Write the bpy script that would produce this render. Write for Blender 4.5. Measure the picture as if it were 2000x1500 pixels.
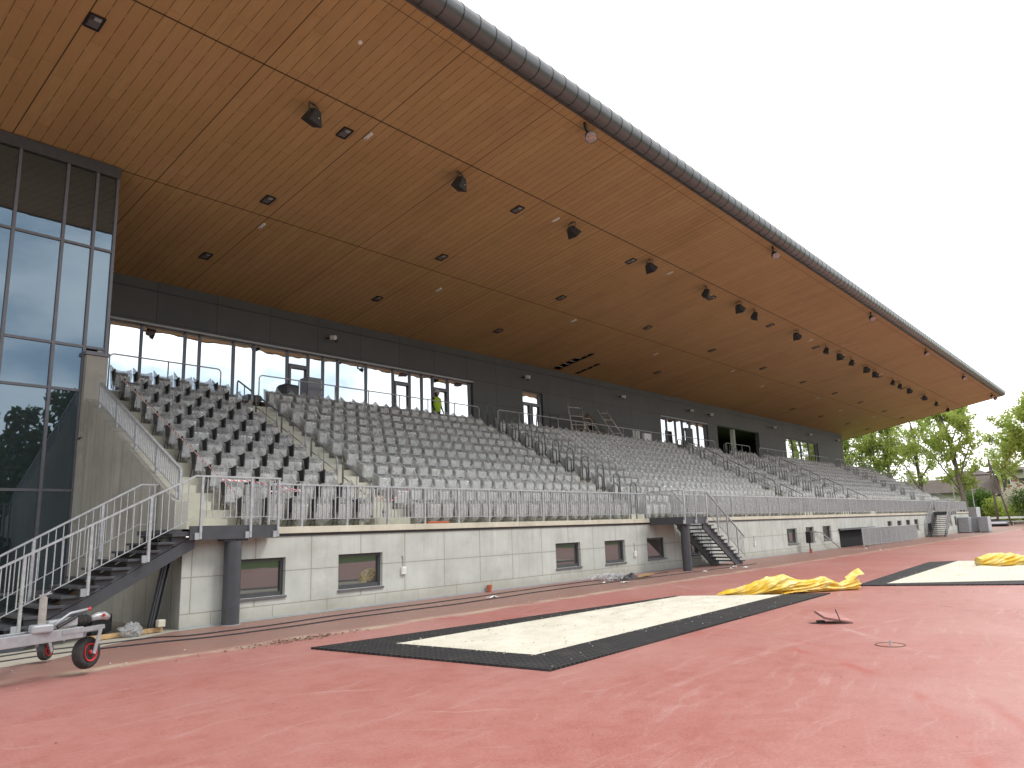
import bpy, bmesh, math, random
from mathutils import Vector, Matrix, noise as mnoise
R = math.radians
rnd = random.Random(7)
for o in list(bpy.data.objects): bpy.data.objects.remove(o)
C = bpy.context.scene.collection

# ------------------------------------------------------------------ camera
cam_d = bpy.data.cameras.new('camera'); cam = bpy.data.objects.new('camera', cam_d); C.objects.link(cam)
cam_d.sensor_width = 36.0; cam_d.lens = 1449.943 / 2000 * 36
cam_d.clip_start = 0.05; cam_d.clip_end = 3000
RT = Vector((0.65672286, -0.75343977, -0.03230472))
UP = Vector((-0.12340462, -0.14962568, 0.98101145))
FW = Vector((0.74396666, 0.64026609, 0.19124055))
CAM = Vector((0, -13.43014703, 1.56009453))
cam.matrix_world = Matrix(((RT.x, UP.x, -FW.x, CAM.x), (RT.y, UP.y, -FW.y, CAM.y), (RT.z, UP.z, -FW.z, CAM.z), (0, 0, 0, 1)))
bpy.context.scene.camera = cam

# ------------------------------------------------------------------ sky, sun, exposure
SUN_EL, SUN_AZ = R(52), R(150)          # azimuth measured from +y towards +x
W = bpy.data.worlds.new('World'); bpy.context.scene.world = W; W.use_nodes = True
nt = W.node_tree; nt.nodes.clear()
def wn(t): return nt.nodes.new(t)
out = wn('ShaderNodeOutputWorld'); bg = wn('ShaderNodeBackground'); bg.inputs['Strength'].default_value = 0.12
sky = wn('ShaderNodeTexSky'); sky.sky_type = 'NISHITA'; sky.sun_disc = False
sky.sun_elevation = SUN_EL; sky.sun_rotation = SUN_AZ
tc = wn('ShaderNodeTexCoord'); mp = wn('ShaderNodeMapping'); mp.inputs['Scale'].default_value = (1.3, 1.3, 3.2)
nz = wn('ShaderNodeTexNoise'); nz.inputs['Scale'].default_value = 2.1; nz.inputs['Detail'].default_value = 7; nz.inputs['Roughness'].default_value = 0.56
sp = wn('ShaderNodeSeparateXYZ')
mr = wn('ShaderNodeMapRange'); mr.inputs[1].default_value = -0.95; mr.inputs[2].default_value = 0.05; mr.inputs[3].default_value = -0.01; mr.inputs[4].default_value = 0.24
ad = wn('ShaderNodeMath'); ad.operation = 'ADD'
cr = wn('ShaderNodeValToRGB')
e = cr.color_ramp.elements; e[0].position = 0.30; e[0].color = (0.20, 0.27, 0.36, 1); e[1].position = 0.72; e[1].color = (1, 1, 1, 1)
x = cr.color_ramp.elements.new(0.48); x.color = (0.46, 0.56, 0.66, 1)
x = cr.color_ramp.elements.new(0.58); x.color = (0.80, 0.84, 0.88, 1)
ml = wn('ShaderNodeMix'); ml.data_type = 'RGBA'; ml.blend_type = 'MULTIPLY'; ml.inputs[0].default_value = 1; ml.inputs[7].default_value = (15.0, 14.8, 14.5, 1)
mx = wn('ShaderNodeMix'); mx.data_type = 'RGBA'; mx.inputs[0].default_value = 0.93
L = nt.links.new
L(tc.outputs['Generated'], mp.inputs['Vector']); L(mp.outputs[0], nz.inputs['Vector'])
L(tc.outputs['Generated'], sp.inputs[0]); L(sp.outputs['Y'], mr.inputs[0])
L(nz.outputs['Fac'], ad.inputs[0]); L(mr.outputs[0], ad.inputs[1]); L(ad.outputs[0], cr.inputs[0])
L(cr.outputs[0], ml.inputs[6]); L(sky.outputs[0], mx.inputs[6]); L(ml.outputs[2], mx.inputs[7])
L(mx.outputs[2], bg.inputs['Color']); L(bg.outputs[0], out.inputs['Surface'])
sd = bpy.data.lights.new('sun', 'SUN'); sun = bpy.data.objects.new('sun', sd); C.objects.link(sun)
sd.energy = 1.3; sd.angle = R(14); sd.color = (1, 0.96, 0.9)
sv = Vector((math.sin(SUN_AZ) * math.cos(SUN_EL), math.cos(SUN_AZ) * math.cos(SUN_EL), math.sin(SUN_EL)))
sun.rotation_euler = sv.to_track_quat('Z', 'Y').to_euler(); sun.location = (0, -20, 40)
vs = bpy.context.scene.view_settings
vs.view_transform = 'Standard'; vs.look = 'None'; vs.exposure = 0.33; vs.gamma = 1
bpy.context.scene.render.resolution_x = 1024; bpy.context.scene.render.resolution_y = 768
try:
    cy = bpy.context.scene.cycles; cy.transparent_max_bounces = 12; cy.max_bounces = 7; cy.diffuse_bounces = 4; cy.glossy_bounces = 4
except Exception: pass

# ------------------------------------------------------------------ node helpers
class N:
    def __init__(s, name):
        s.m = bpy.data.materials.new(name); s.m.use_nodes = True; s.t = s.m.node_tree
        s.b = s.t.nodes['Principled BSDF']; s.out = s.t.nodes['Material Output']
        s.pos = None
    def new(s, t): return s.t.nodes.new(t)
    def link(s, a, b): s.t.links.new(a, b)
    def put(s, sock, v):
        if hasattr(v, 'is_output'): s.link(v, sock)
        else: sock.default_value = v
    def P(s):
        if s.pos is None:
            g = s.new('ShaderNodeNewGeometry'); q = s.new('ShaderNodeSeparateXYZ'); s.link(g.outputs['Position'], q.inputs[0])
            s.pos = (q.outputs[0], q.outputs[1], q.outputs[2], g.outputs['Position'])
        return s.pos
    def math(s, op, a, b=0.0, c=0.0):
        n = s.new('ShaderNodeMath'); n.operation = op
        s.put(n.inputs[0], a); s.put(n.inputs[1], b); s.put(n.inputs[2], c); return n.outputs[0]
    def vec(s, x, y, z):
        n = s.new('ShaderNodeCombineXYZ'); s.put(n.inputs[0], x); s.put(n.inputs[1], y); s.put(n.inputs[2], z); return n.outputs[0]
    def noise(s, vec, scale, detail=4, rough=0.55):
        n = s.new('ShaderNodeTexNoise'); n.inputs['Scale'].default_value = scale; n.inputs['Detail'].default_value = detail; n.inputs['Roughness'].default_value = rough
        if vec is not None: s.link(vec, n.inputs['Vector'])
        return n.outputs['Fac']
    def white(s, vec):
        n = s.new('ShaderNodeTexWhiteNoise'); n.noise_dimensions = '3D'; s.link(vec, n.inputs['Vector']); return n.outputs['Value']
    def rng(s, v, a, b, c=0.0, d=1.0, clamp=True):
        n = s.new('ShaderNodeMapRange'); n.clamp = clamp
        for i, q in zip(range(5), (v, a, b, c, d)): s.put(n.inputs[i], q)
        return n.outputs[0]
    def mix(s, f, a, b, mode='MIX'):
        n = s.new('ShaderNodeMix'); n.data_type = 'RGBA'; n.blend_type = mode
        s.put(n.inputs[0], f); s.put(n.inputs[6], a if hasattr(a, 'is_output') else tuple(a) + (1,)); s.put(n.inputs[7], b if hasattr(b, 'is_output') else tuple(b) + (1,))
        return n.outputs[2]
    def period(s, v, x0, w):       # distance to the nearest line of a periodic set
        u = s.math('DIVIDE', s.math('SUBTRACT', v, x0), w)
        f = s.math('FRACT', s.math('ADD', u, 0.5)); return s.math('MULTIPLY', s.math('ABSOLUTE', s.math('SUBTRACT', f, 0.5)), w)
    def line(s, d, w, soft=0.5):    # 1 on the line
        return s.rng(d, w * (1 - soft), w * (1 + soft), 1, 0)
    def bump(s, h, strength=0.3, dist=0.02):
        n = s.new('ShaderNodeBump'); n.inputs['Strength'].default_value = strength; n.inputs['Distance'].default_value = dist
        s.link(h, n.inputs['Height']); s.link(n.outputs[0], s.b.inputs['Normal'])
    def base(s, c): s.put(s.b.inputs['Base Color'], c if hasattr(c, 'is_output') else tuple(c) + (1,))
    def set(s, rough=0.6, metal=0.0, spec=0.5):
        s.b.inputs['Roughness'].default_value = rough; s.b.inputs['Metallic'].default_value = metal; s.b.inputs['Specular IOR Level'].default_value = spec; return s

def simple(name, c, rough=0.6, metal=0.0, var=0.12, scale=6.0, spec=0.5, bump=0.0, obj=False):
    n = N(name); n.set(rough, metal, spec)
    p = n.P()[3]
    if obj: t = n.new('ShaderNodeTexCoord'); p = t.outputs['Object']
    f = n.noise(p, scale, 5, 0.6)
    lo = tuple(v * (1 - var * 1.6) for v in c); hi = tuple(min(1, v * (1 + var * 1.6)) for v in c)
    n.base(n.mix(n.rng(f, 0.25, 0.75), lo, hi))
    if bump: n.bump(n.noise(p, scale * 6, 4, 0.6), bump, 0.01)
    return n.m
M = {}
M['steel'] = simple('galvanised_steel', (0.45, 0.46, 0.475), 0.45, 0.45, 0.16, 14)
M['rail_steel'] = simple('shaded_tube_steel', (0.14, 0.143, 0.15), 0.45, 0.5, 0.14, 14)  # darker copy of the galvanised steel, shadow-side tone put into its colour
M['aisle_steel'] = simple('dull_galvanised_tube', (0.26, 0.265, 0.275), 0.42, 0.55, 0.14, 14)
M['dark_steel'] = simple('anthracite_steel', (0.055, 0.058, 0.066), 0.5, 0.0, 0.12, 5)
M['black'] = simple('black_plastic', (0.018, 0.018, 0.02), 0.5, 0, 0.15, 10)
M['dark_frame'] = simple('dark_frame_metal', (0.075, 0.076, 0.082), 0.45, 0.2, 0.1, 8)
M['mid_frame'] = simple('grey_frame_metal', (0.16, 0.155, 0.17), 0.4, 0.3, 0.08, 8)
M['white'] = simple('white_plastic', (0.75, 0.75, 0.73), 0.45, 0, 0.05, 9)
M['off_grey'] = simple('pale_grey_metal', (0.36, 0.38, 0.40), 0.45, 0.2, 0.1, 3)
M['orange'] = simple('orange_plastic', (0.42, 0.10, 0.045), 0.5, 0, 0.12, 12)
M['wood'] = simple('raw_timber', (0.45, 0.29, 0.14), 0.75, 0, 0.25, 7)
M['ply'] = simple('plywood', (0.34, 0.21, 0.10), 0.7, 0, 0.2, 4)
M['oldwood'] = simple('weathered_timber', (0.22, 0.16, 0.11), 0.8, 0, 0.25, 7)
M['rubber'] = simple('tyre_rubber', (0.026, 0.025, 0.024), 0.8, 0, 0.45, 12, bump=0.3)
M['red_rim'] = simple('red_paint', (0.46, 0.025, 0.03), 0.45, 0, 0.35, 14)
M['cable'] = simple('cable_sheath', (0.03, 0.03, 0.035), 0.6, 0, 0.1, 10)
M['paper'] = simple('scrap_paper', (0.72, 0.71, 0.69), 0.8, 0, 0.08, 20)
M['wire'] = simple('pale_wire', (0.55, 0.55, 0.56), 0.4, 0.3, 0.1, 10)
M['helmet'] = simple('helmet_white', (0.8, 0.8, 0.78), 0.35)
M['vest'] = simple('safety_vest', (0.42, 0.62, 0.03), 0.7, 0, 0.1, 9)
M['trousers'] = simple('dark_cloth', (0.02, 0.022, 0.03), 0.85)
M['skin'] = simple('skin', (0.5, 0.3, 0.22), 0.55)
M['lens'] = simple('lamp_glass', (0.30, 0.30, 0.30), 0.12, 0.5, 0.5, 22)
M['lampwarm'] = simple('lamp_reflector', (0.42, 0.29, 0.23), 0.25, 0.5, 0.25, 30)
M['cast_floor'] = simple('floor_dark', (0.05, 0.05, 0.05), 0.8)
M['interior'] = simple('interior_dark', (0.012, 0.012, 0.013), 0.9)
M['seatgrey'] = simple('seat_plastic', (0.80, 0.80, 0.79), 0.45, 0, 0.06, 5)
M['seatback'] = simple('seat_shell', (0.10, 0.10, 0.105), 0.5, 0, 0.06, 5)
M['debris'] = simple('debris', (0.16, 0.11, 0.07), 0.9, 0, 0.4, 30)

# --- timber soffit
n = N('timber_soffit'); n.set(0.55, 0, 0.3); X, Y, Z, PV = n.P()
w = 3.29204 / 12
u = n.math('DIVIDE', n.math('SUBTRACT', X, 1.1619), w); bi = n.math('FLOOR', u)
r1 = n.white(n.vec(bi, 3.3, 1.7))
yy = n.math('DIVIDE', n.math('ADD', Y, n.math('MULTIPLY', r1, 7.3)), 3.05); yi = n.math('FLOOR', yy)
r2 = n.white(n.vec(bi, yi, 5.1))
grain = n.noise(n.vec(n.math('MULTIPLY', X, 22.0), n.math('MULTIPLY', Y, 1.6), r2), 1.0, 5, 0.6)
col = n.mix(n.rng(grain, 0.2, 0.8), (0.37, 0.235, 0.105), (0.50, 0.335, 0.165))
col = n.mix(n.rng(r2, 0, 1, 0.0, 0.6), col, (0.36, 0.225, 0.10))
stn = n.noise(n.vec(n.math('MULTIPLY', X, 0.6), n.math('MULTIPLY', Y, 0.25), 4.0), 1.0, 6, 0.65); col = n.mix(n.rng(stn, 0.50, 0.72, 0.0, 0.5), col, (0.27, 0.17, 0.085))
big = n.noise(PV, 0.22, 3); col = n.mix(n.rng(big, 0.3, 0.7, 0.0, 0.22), col, (0.55, 0.37, 0.19))
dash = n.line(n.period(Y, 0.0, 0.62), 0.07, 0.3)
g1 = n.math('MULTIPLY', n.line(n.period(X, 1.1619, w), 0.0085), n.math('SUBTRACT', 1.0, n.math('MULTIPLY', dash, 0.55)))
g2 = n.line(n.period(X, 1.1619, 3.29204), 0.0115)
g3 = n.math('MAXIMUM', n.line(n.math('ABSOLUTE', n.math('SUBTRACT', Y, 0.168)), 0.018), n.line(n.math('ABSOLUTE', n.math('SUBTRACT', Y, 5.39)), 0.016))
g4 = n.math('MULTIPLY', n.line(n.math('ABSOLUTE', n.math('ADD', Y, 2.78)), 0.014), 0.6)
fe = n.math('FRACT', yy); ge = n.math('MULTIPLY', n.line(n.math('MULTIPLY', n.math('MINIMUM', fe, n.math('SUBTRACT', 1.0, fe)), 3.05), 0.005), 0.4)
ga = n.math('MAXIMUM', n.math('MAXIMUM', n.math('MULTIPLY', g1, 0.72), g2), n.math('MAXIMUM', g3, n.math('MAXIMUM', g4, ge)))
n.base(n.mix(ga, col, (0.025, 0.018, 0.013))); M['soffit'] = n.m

# --- cast concrete with formwork joints
def concrete(name, base, joints=True, x0=9.096, s=1.2588, stripe=False):
    n = N(name); n.set(0.85, 0, 0.25); X, Y, Z, PV = n.P()
    f = n.noise(PV, 1.1, 6, 0.6); st = n.noise(n.vec(n.math('MULTIPLY', X, 5.0), n.math('MULTIPLY', Y, 5.0), n.math('MULTIPLY', Z, 0.5)), 1.0, 5, 0.6)
    fine = n.noise(PV, 38, 3, 0.7)
    c = n.mix(n.rng(f, 0.3, 0.7), tuple(v * 0.84 for v in base), tuple(v * 1.12 for v in base))
    c = n.mix(n.rng(st, 0.52, 0.78, 0, 0.36), c, tuple(v * q for v, q in zip(base, (0.60, 0.57, 0.50))))
    sm = n.noise(n.vec(n.math('MULTIPLY', X, 0.9), n.math('MULTIPLY', Y, 0.9), n.math('MULTIPLY', Z, 1.3)), 1.0, 4, 0.62)
    c = n.mix(n.rng(sm, 0.56, 0.72, 0, 0.4), c, tuple(v * q for v, q in zip(base, (0.56, 0.54, 0.50))))
    c = n.mix(n.rng(fine, 0.60, 0.80, 0, 0.3), c, tuple(v * 0.65 for v in base))
    if joints:
        sn = n.noise(PV, 3.0, 6, 0.65); c = n.mix(n.math('MULTIPLY', n.rng(n.math('SUBTRACT', Z, n.math('MULTIPLY', sn, 0.35)), 0.16, -0.10), 0.45), c, tuple(v * q for v, q in zip(base, (0.60, 0.50, 0.42))))
        rn = n.noise(n.vec(n.math('MULTIPLY', X, 14.0), 0.0, n.math('MULTIPLY', Z, 0.35)), 1.0, 5, 0.7)
        c = n.mix(n.math('MULTIPLY', n.rng(rn, 0.56, 0.70, 0, 0.5), n.rng(Z, 0.7, 1.5, 0.25, 1.0)), c, tuple(v * q for v, q in zip(base, (0.64, 0.63, 0.60))))
        c = n.mix(n.rng(n.noise(PV, 20, 3, 0.75), 0.68, 0.74, 0, 0.6), c, tuple(v * 0.5 for v in base))
        wob = n.math('MULTIPLY', n.math('SUBTRACT', n.noise(PV, 7, 2), 0.5), 0.012)
        up = n.math('GREATER_THAN', Z, 0.255)
        jv = n.math('MULTIPLY', n.line(n.period(n.math('ADD', X, wob), x0, s), 0.010), up)
        jl = n.math('MULTIPLY', n.line(n.period(X, x0 + 0.4, s), 0.007), n.math('SUBTRACT', 1.0, up))
        zz = n.math('ADD', Z, wob)
        jh = n.math('MAXIMUM', n.line(n.math('ABSOLUTE', n.math('SUBTRACT', zz, 0.885)), 0.009), n.line(n.math('ABSOLUTE', n.math('SUBTRACT', zz, 0.255)), 0.009))
        j = n.math('MAXIMUM', n.math('MAXIMUM', jv, jl), jh)
        edge = n.math('MAXIMUM', n.line(n.period(X, x0, s), 0.05, 0.9), n.line(n.math('ABSOLUTE', n.math('SUBTRACT', Z, 0.885)), 0.05, 0.9))
        c = n.mix(n.math('MULTIPLY', n.math('MULTIPLY', edge, up), n.rng(f, 0.35, 0.65, 0.0, 0.3)), c, tuple(v * 0.72 for v in base))
        c = n.mix(n.math('MULTIPLY', j, 0.72), c, tuple(v * q for v, q in zip(base, (0.42, 0.37, 0.30))))
    if stripe:
        j = n.math('MAXIMUM', n.line(n.period(Y, 0.35, 1.02), 0.012), n.math('MULTIPLY', n.line(n.period(Y, 0.86, 1.02), 0.05, 0.9), n.rng(f, 0.3, 0.7)))
        jh = n.line(n.math('ABSOLUTE', n.math('SUBTRACT', Z, 1.25)), 0.012)
        c = n.mix(n.math('MULTIPLY', n.math('MAXIMUM', j, jh), 0.5), c, tuple(v * 0.45 for v in base))
    n.base(c); n.bump(n.math('ADD', n.math('MULTIPLY', fine, 0.5), f), 0.25, 0.01); return n.m
M['conc'] = concrete('cast_concrete', (0.515, 0.53, 0.485))
M['conc_side'] = concrete('side_concrete', (0.36, 0.35, 0.31), False, stripe=True)
M['conc_step'] = concrete('step_concrete', (0.56, 0.54, 0.45), False)
M['conc_cope'] = concrete('coping_concrete', (0.60, 0.56, 0.45), False)
M['apron'] = concrete('apron_concrete', (0.40, 0.37, 0.31), False)

# --- dark facade panels
n = N('facade_panel'); n.set(0.55, 0.0, 0.4); X, Y, Z, PV = n.P()
pr = n.white(n.vec(n.math('FLOOR', n.math('DIVIDE', n.math('SUBTRACT', X, 1.9), 2.06)), n.math('FLOOR', n.math('DIVIDE', Z, 1.42)), 2.0))
c = n.mix(n.rng(pr, 0, 1), (0.072, 0.074, 0.073), (0.086, 0.087, 0.085))
f = n.noise(PV, 1.5, 5); c = n.mix(n.rng(f, 0.3, 0.75, 0, 0.3), c, (0.12, 0.118, 0.11))
j = n.math('MAXIMUM', n.line(n.period(X, 1.9, 2.06), 0.012), n.line(n.period(Z, 8.56, 1.05), 0.010))
n.base(n.mix(n.math('MULTIPLY', j, 0.75), c, (0.02, 0.02, 0.02))); M['facade'] = n.m

# --- athletics track
n = N('red_track'); n.set(0.46, 0, 0.5); X, Y, Z, PV = n.P()
grit = n.noise(PV, 150, 2, 0.75); mid = n.noise(PV, 34, 4, 0.7); blot = n.noise(PV, 0.45, 7, 0.66); med = n.noise(PV, 3.6, 6, 0.72)
def streak(ang, fu, fv, seed, lo, hi, top):
    ca, sa = math.cos(ang), math.sin(ang)
    uu = n.math('ADD', n.math('MULTIPLY', X, ca), n.math('MULTIPLY', Y, sa)); vv = n.math('SUBTRACT', n.math('MULTIPLY', Y, ca), n.math('MULTIPLY', X, sa))
    wv = n.math('MULTIPLY', n.math('SUBTRACT', n.noise(PV, 0.7, 3), 0.5), 0.6)
    return n.rng(n.noise(n.vec(n.math('MULTIPLY', uu, fu), n.math('MULTIPLY', n.math('ADD', vv, wv), fv), seed), 1.0, 8, 0.74), lo, hi, 0, top)
c = n.mix(n.rng(blot, 0.3, 0.72), (0.34, 0.098, 0.078), (0.42, 0.168, 0.143))
c = n.mix(n.rng(med, 0.44, 0.76, 0, 0.5), c, (0.46, 0.22, 0.195))
c = n.mix(n.rng(med, 0.46, 0.28, 0, 0.55), c, (0.30, 0.082, 0.068))
wr = n.noise(PV, 0.16, 4, 0.6); c = n.mix(n.rng(wr, 0.46, 0.66, 0, 0.42), c, (0.47, 0.27, 0.245))
c = n.mix(streak(0.10, 0.5, 7.0, 1.0, 0.55, 0.70, 0.55), c, (0.53, 0.36, 0.33))
c = n.mix(streak(-0.75, 0.45, 9.0, 4.0, 0.60, 0.70, 0.6), c, (0.56, 0.42, 0.39))
c = n.mix(streak(1.05, 0.35, 11.0, 8.0, 0.63, 0.71, 0.55), c, (0.26, 0.095, 0.085))
c = n.mix(streak(0.35, 1.6, 22.0, 11.0, 0.64, 0.72, 0.7), c, (0.60, 0.47, 0.42))
c = n.mix(n.rng(mid, 0.52, 0.76, 0, 0.45), c, (0.53, 0.30, 0.27))
c = n.mix(n.rng(mid, 0.48, 0.28, 0, 0.45), c, (0.23, 0.066, 0.056))
c = n.mix(n.rng(grit, 0.50, 0.76, 0, 0.45), c, (0.60, 0.38, 0.35))
c = n.mix(n.rng(grit, 0.46, 0.26, 0, 0.4), c, (0.19, 0.052, 0.045))
def arc(cx, cy, r, w, seed):
    dx, dy = n.math('SUBTRACT', X, cx), n.math('SUBTRACT', Y, cy); d = n.math('SQRT', n.math('ADD', n.math('MULTIPLY', dx, dx), n.math('MULTIPLY', dy, dy)))
    br = n.rng(n.noise(n.vec(X, Y, seed), 1.1, 4, 0.6), 0.45, 0.6); return n.math('MULTIPLY', n.line(n.math('ABSOLUTE', n.math('SUBTRACT', n.math('ADD', d, n.math('MULTIPLY', n.math('SUBTRACT', med, 0.5), 0.12)), r)), w, 0.8), br)
for cx, cy, r, w, sd, cl, k in ((4.2, -6.2, 6.3, .06, 1.0, (0.37, 0.075, 0.06), .8), (4.2, -6.2, 6.75, .05, 2.0, (0.37, 0.075, 0.06), .6), (20, -16.5, 7.2, .05, 3.0, (0.24, 0.10, 0.09), .6), (20, -16.5, 8.0, .05, 4.0, (0.24, 0.10, 0.09), .5), (-30, 38, 63.2, .05, 5.0, (0.58, 0.42, 0.38), .35), (8, -30, 20.5, .04, 6.0, (0.58, 0.42, 0.38), .3)):
    c = n.mix(n.math('MULTIPLY', arc(cx, cy, r, w, sd), k), c, cl)
stain = n.noise(PV, 0.9, 5, 0.6); c = n.mix(n.rng(stain, 0.66, 0.74, 0, 0.28), c, (0.24, 0.10, 0.085))
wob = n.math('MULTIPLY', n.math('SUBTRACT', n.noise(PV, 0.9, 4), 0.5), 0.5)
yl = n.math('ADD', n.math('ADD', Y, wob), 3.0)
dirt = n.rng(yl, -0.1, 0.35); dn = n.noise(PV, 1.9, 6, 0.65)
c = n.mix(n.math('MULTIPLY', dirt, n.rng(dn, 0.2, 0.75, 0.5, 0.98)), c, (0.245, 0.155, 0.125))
ln = n.math('MULTIPLY', n.line(n.math('ABSOLUTE', yl), 0.12, 0.8), n.rng(n.noise(PV, 1.4, 5, 0.7), 0.36, 0.58))
c = n.mix(n.math('MULTIPLY', ln, 0.95), c, (0.50, 0.42, 0.31))
sc = n.noise(n.vec(n.math('MULTIPLY', X, 1.2), n.math('MULTIPLY', Y, 9.0), 1.0), 1.0, 6, 0.75)
c = n.mix(n.rng(sc, 0.70, 0.80, 0, 0.6), c, (0.66, 0.53, 0.46))
n.base(c); n.bump(n.math('ADD', n.math('ADD', grit, n.math('MULTIPLY', mid, 1.2)), n.math('MULTIPLY', blot, 1.5)), 0.5, 0.008); M['track'] = n.m

n = N('pit_sand'); n.set(0.9, 0, 0.1); X, Y, Z, PV = n.P()
f = n.noise(PV, 1.7, 7, 0.66); sp1 = n.noise(PV, 14, 4, 0.65); sp2 = n.noise(PV, 60, 2, 0.7)
c = n.mix(n.rng(f, 0.3, 0.7), (0.61, 0.57, 0.47), (0.73, 0.70, 0.60))
c = n.mix(n.rng(sp1, 0.62, 0.74, 0, 0.45), c, (0.50, 0.43, 0.32)); c = n.mix(n.rng(sp2, 0.55, 0.78, 0, 0.3), c, (0.50, 0.44, 0.33))
n.base(c); n.bump(n.math('ADD', n.noise(PV, 5, 6, 0.6), n.math('MULTIPLY', sp2, 0.3)), 0.7, 0.05); M['sand'] = n.m

n = N('rubber_grid_mat'); n.set(0.7, 0, 0.35); X, Y, Z, PV = n.P()
a = n.math('SINE', n.math('MULTIPLY', n.math('ADD', X, n.math('MULTIPLY', Y, 0.1)), 2 * math.pi / 0.09)); b2 = n.math('SINE', n.math('MULTIPLY', Y, 2 * math.pi / 0.09))
g = n.math('MAXIMUM', a, b2); f = n.noise(PV, 5, 4)
c = n.mix(n.rng(g, 0.2, 0.9), (0.008, 0.008, 0.009), (0.034, 0.034, 0.037)); c = n.mix(n.rng(n.noise(PV, 2.4, 6, 0.7), 0.5, 0.75, 0, 0.5), c, (0.085, 0.075, 0.065)); c = n.mix(n.rng(n.noise(PV, 45, 3, 0.7), 0.64, 0.74, 0, 0.6), c, (0.22, 0.19, 0.15))
n.base(c); n.bump(g, 0.6, 0.012); M['mat'] = n.m

n = N('grass'); n.set(0.9, 0, 0.15); X, Y, Z, PV = n.P()
c = n.mix(n.rng(n.noise(PV, 0.3, 6, 0.7), 0.3, 0.7), (0.05, 0.11, 0.02), (0.10, 0.17, 0.04)); n.base(c); M['grass'] = n.m

def glass(name, tint, refl, dark, rough=0.012, wav=0.03):
    n = N(name); X, Y, Z, PV = n.P()
    gl = n.new('ShaderNodeBsdfGlossy'); gl.inputs['Color'].default_value = tint + (1,); gl.inputs['Roughness'].default_value = rough
    n.base(dark); n.set(0.5, 0, 0.3)
    h = n.noise(PV, 0.9, 2, 0.4); bp = n.new('ShaderNodeBump'); bp.inputs['Strength'].default_value = wav; bp.inputs['Distance'].default_value = 0.05
    n.link(h, bp.inputs['Height']); n.link(bp.outputs[0], gl.inputs['Normal'])
    ms = n.new('ShaderNodeMixShader'); ms.inputs[0].default_value = refl
    n.link(n.b.outputs[0], ms.inputs[1]); n.link(gl.outputs[0], ms.inputs[2]); n.link(ms.outputs[0], n.out.inputs['Surface'])
    return n.m
M['glass_tower'] = glass('tinted_curtain_glass', (0.66, 0.84, 1.0), 0.20, (0.008, 0.015, 0.018))
M['glass_band'] = glass('reflective_window_glass', (0.93, 0.96, 0.98), 0.82, (0.02, 0.02, 0.02), 0.008, 0.10)
M['glass_low'] = glass('basement_window_glass', (0.70, 0.72, 0.72), 0.20, (0.045, 0.043, 0.04))

# --- crumpled clear plastic
def plastic(name, alpha, base):
    n = N(name); n.set(0.17, 0, 1.0)
    t = n.new('ShaderNodeTexCoord'); p = t.outputs['Object']
    oi = n.new('ShaderNodeObjectInfo'); ad = n.new('ShaderNodeVectorMath'); ad.operation = 'ADD'
    sc = n.new('ShaderNodeVectorMath'); sc.operation = 'SCALE'; sc.inputs[3].default_value = 0.37
    n.link(oi.outputs['Location'], sc.inputs[0]); n.link(p, ad.inputs[0]); n.link(sc.outputs[0], ad.inputs[1]); p = ad.outputs[0]
    cr1 = n.noise(p, 9, 5, 0.7); cr2 = n.noise(p, 30, 4, 0.65)
    rid = n.math('ABSOLUTE', n.math('SUBTRACT', cr1, 0.5))
    c = n.mix(n.rng(rid, 0.0, 0.09, 0.0, 1.0), tuple(min(1, v * 1.22) for v in base), tuple(v * 0.80 for v in base))
    c = n.mix(n.rng(oi.outputs['Random'], 0, 1, 0, 0.25), c, tuple(v * 0.75 for v in base))
    n.base(c); n.bump(n.math('ADD', n.math('MULTIPLY', rid, 3.0), n.math('MULTIPLY', cr2, 0.6)), 1.0, 0.04)
    tr = n.new('ShaderNodeBsdfTransparent'); tl = n.new('ShaderNodeBsdfTranslucent'); tl.inputs['Color'].default_value = tuple(base) + (1,)
    m1 = n.new('ShaderNodeMixShader'); m1.inputs[0].default_value = 0.25; n.link(n.b.outputs[0], m1.inputs[1]); n.link(tl.outputs[0], m1.inputs[2])
    ms = n.new('ShaderNodeMixShader'); n.put(ms.inputs[0], n.rng(cr1, 0.35, 0.7, alpha - 0.1, alpha + 0.14))
    n.link(tr.outputs[0], ms.inputs[1]); n.link(m1.outputs[0], ms.inputs[2]); n.link(ms.outputs[0], n.out.inputs['Surface'])
    return n.m
M['bag'] = plastic('clear_plastic_bag', 0.52, (0.80, 0.80, 0.785))
M['bag_shaded'] = plastic('shaded_plastic_bag', 0.44, (0.72, 0.72, 0.71))  # same bag plastic, roof shade put into a darker, more see-through copy
M['film'] = plastic('plastic_film', 0.7, (0.66, 0.67, 0.68))

n = N('yellow_tarpaulin'); n.set(0.30, 0, 0.6); X, Y, Z, PV = n.P()
f = n.noise(PV, 3.2, 5, 0.6); f2 = n.noise(PV, 14, 4)
c = n.mix(n.rng(f, 0.42, 0.6), (0.80, 0.50, 0.03), (0.86, 0.68, 0.24)); c = n.mix(n.rng(f2, 0.62, 0.8, 0, 0.5), c, (0.42, 0.25, 0.04))
n.base(c); n.bump(n.math('ADD', f, n.math('MULTIPLY', f2, 0.4)), 0.4, 0.05); M['tarp'] = n.m

n = N('tape_red_white'); n.set(0.4); t = n.new('ShaderNodeUVMap'); q = n.new('ShaderNodeSeparateXYZ'); n.link(t.outputs[0], q.inputs[0])
s1 = n.math('GREATER_THAN', n.math('FRACT', n.math('ADD', n.math('MULTIPLY', q.outputs[0], 6.5), n.math('MULTIPLY', q.outputs[1], 0.4))), 0.5)
n.base(n.mix(s1, (0.8, 0.78, 0.76), (0.62, 0.03, 0.06))); M['tape'] = n.m

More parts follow.
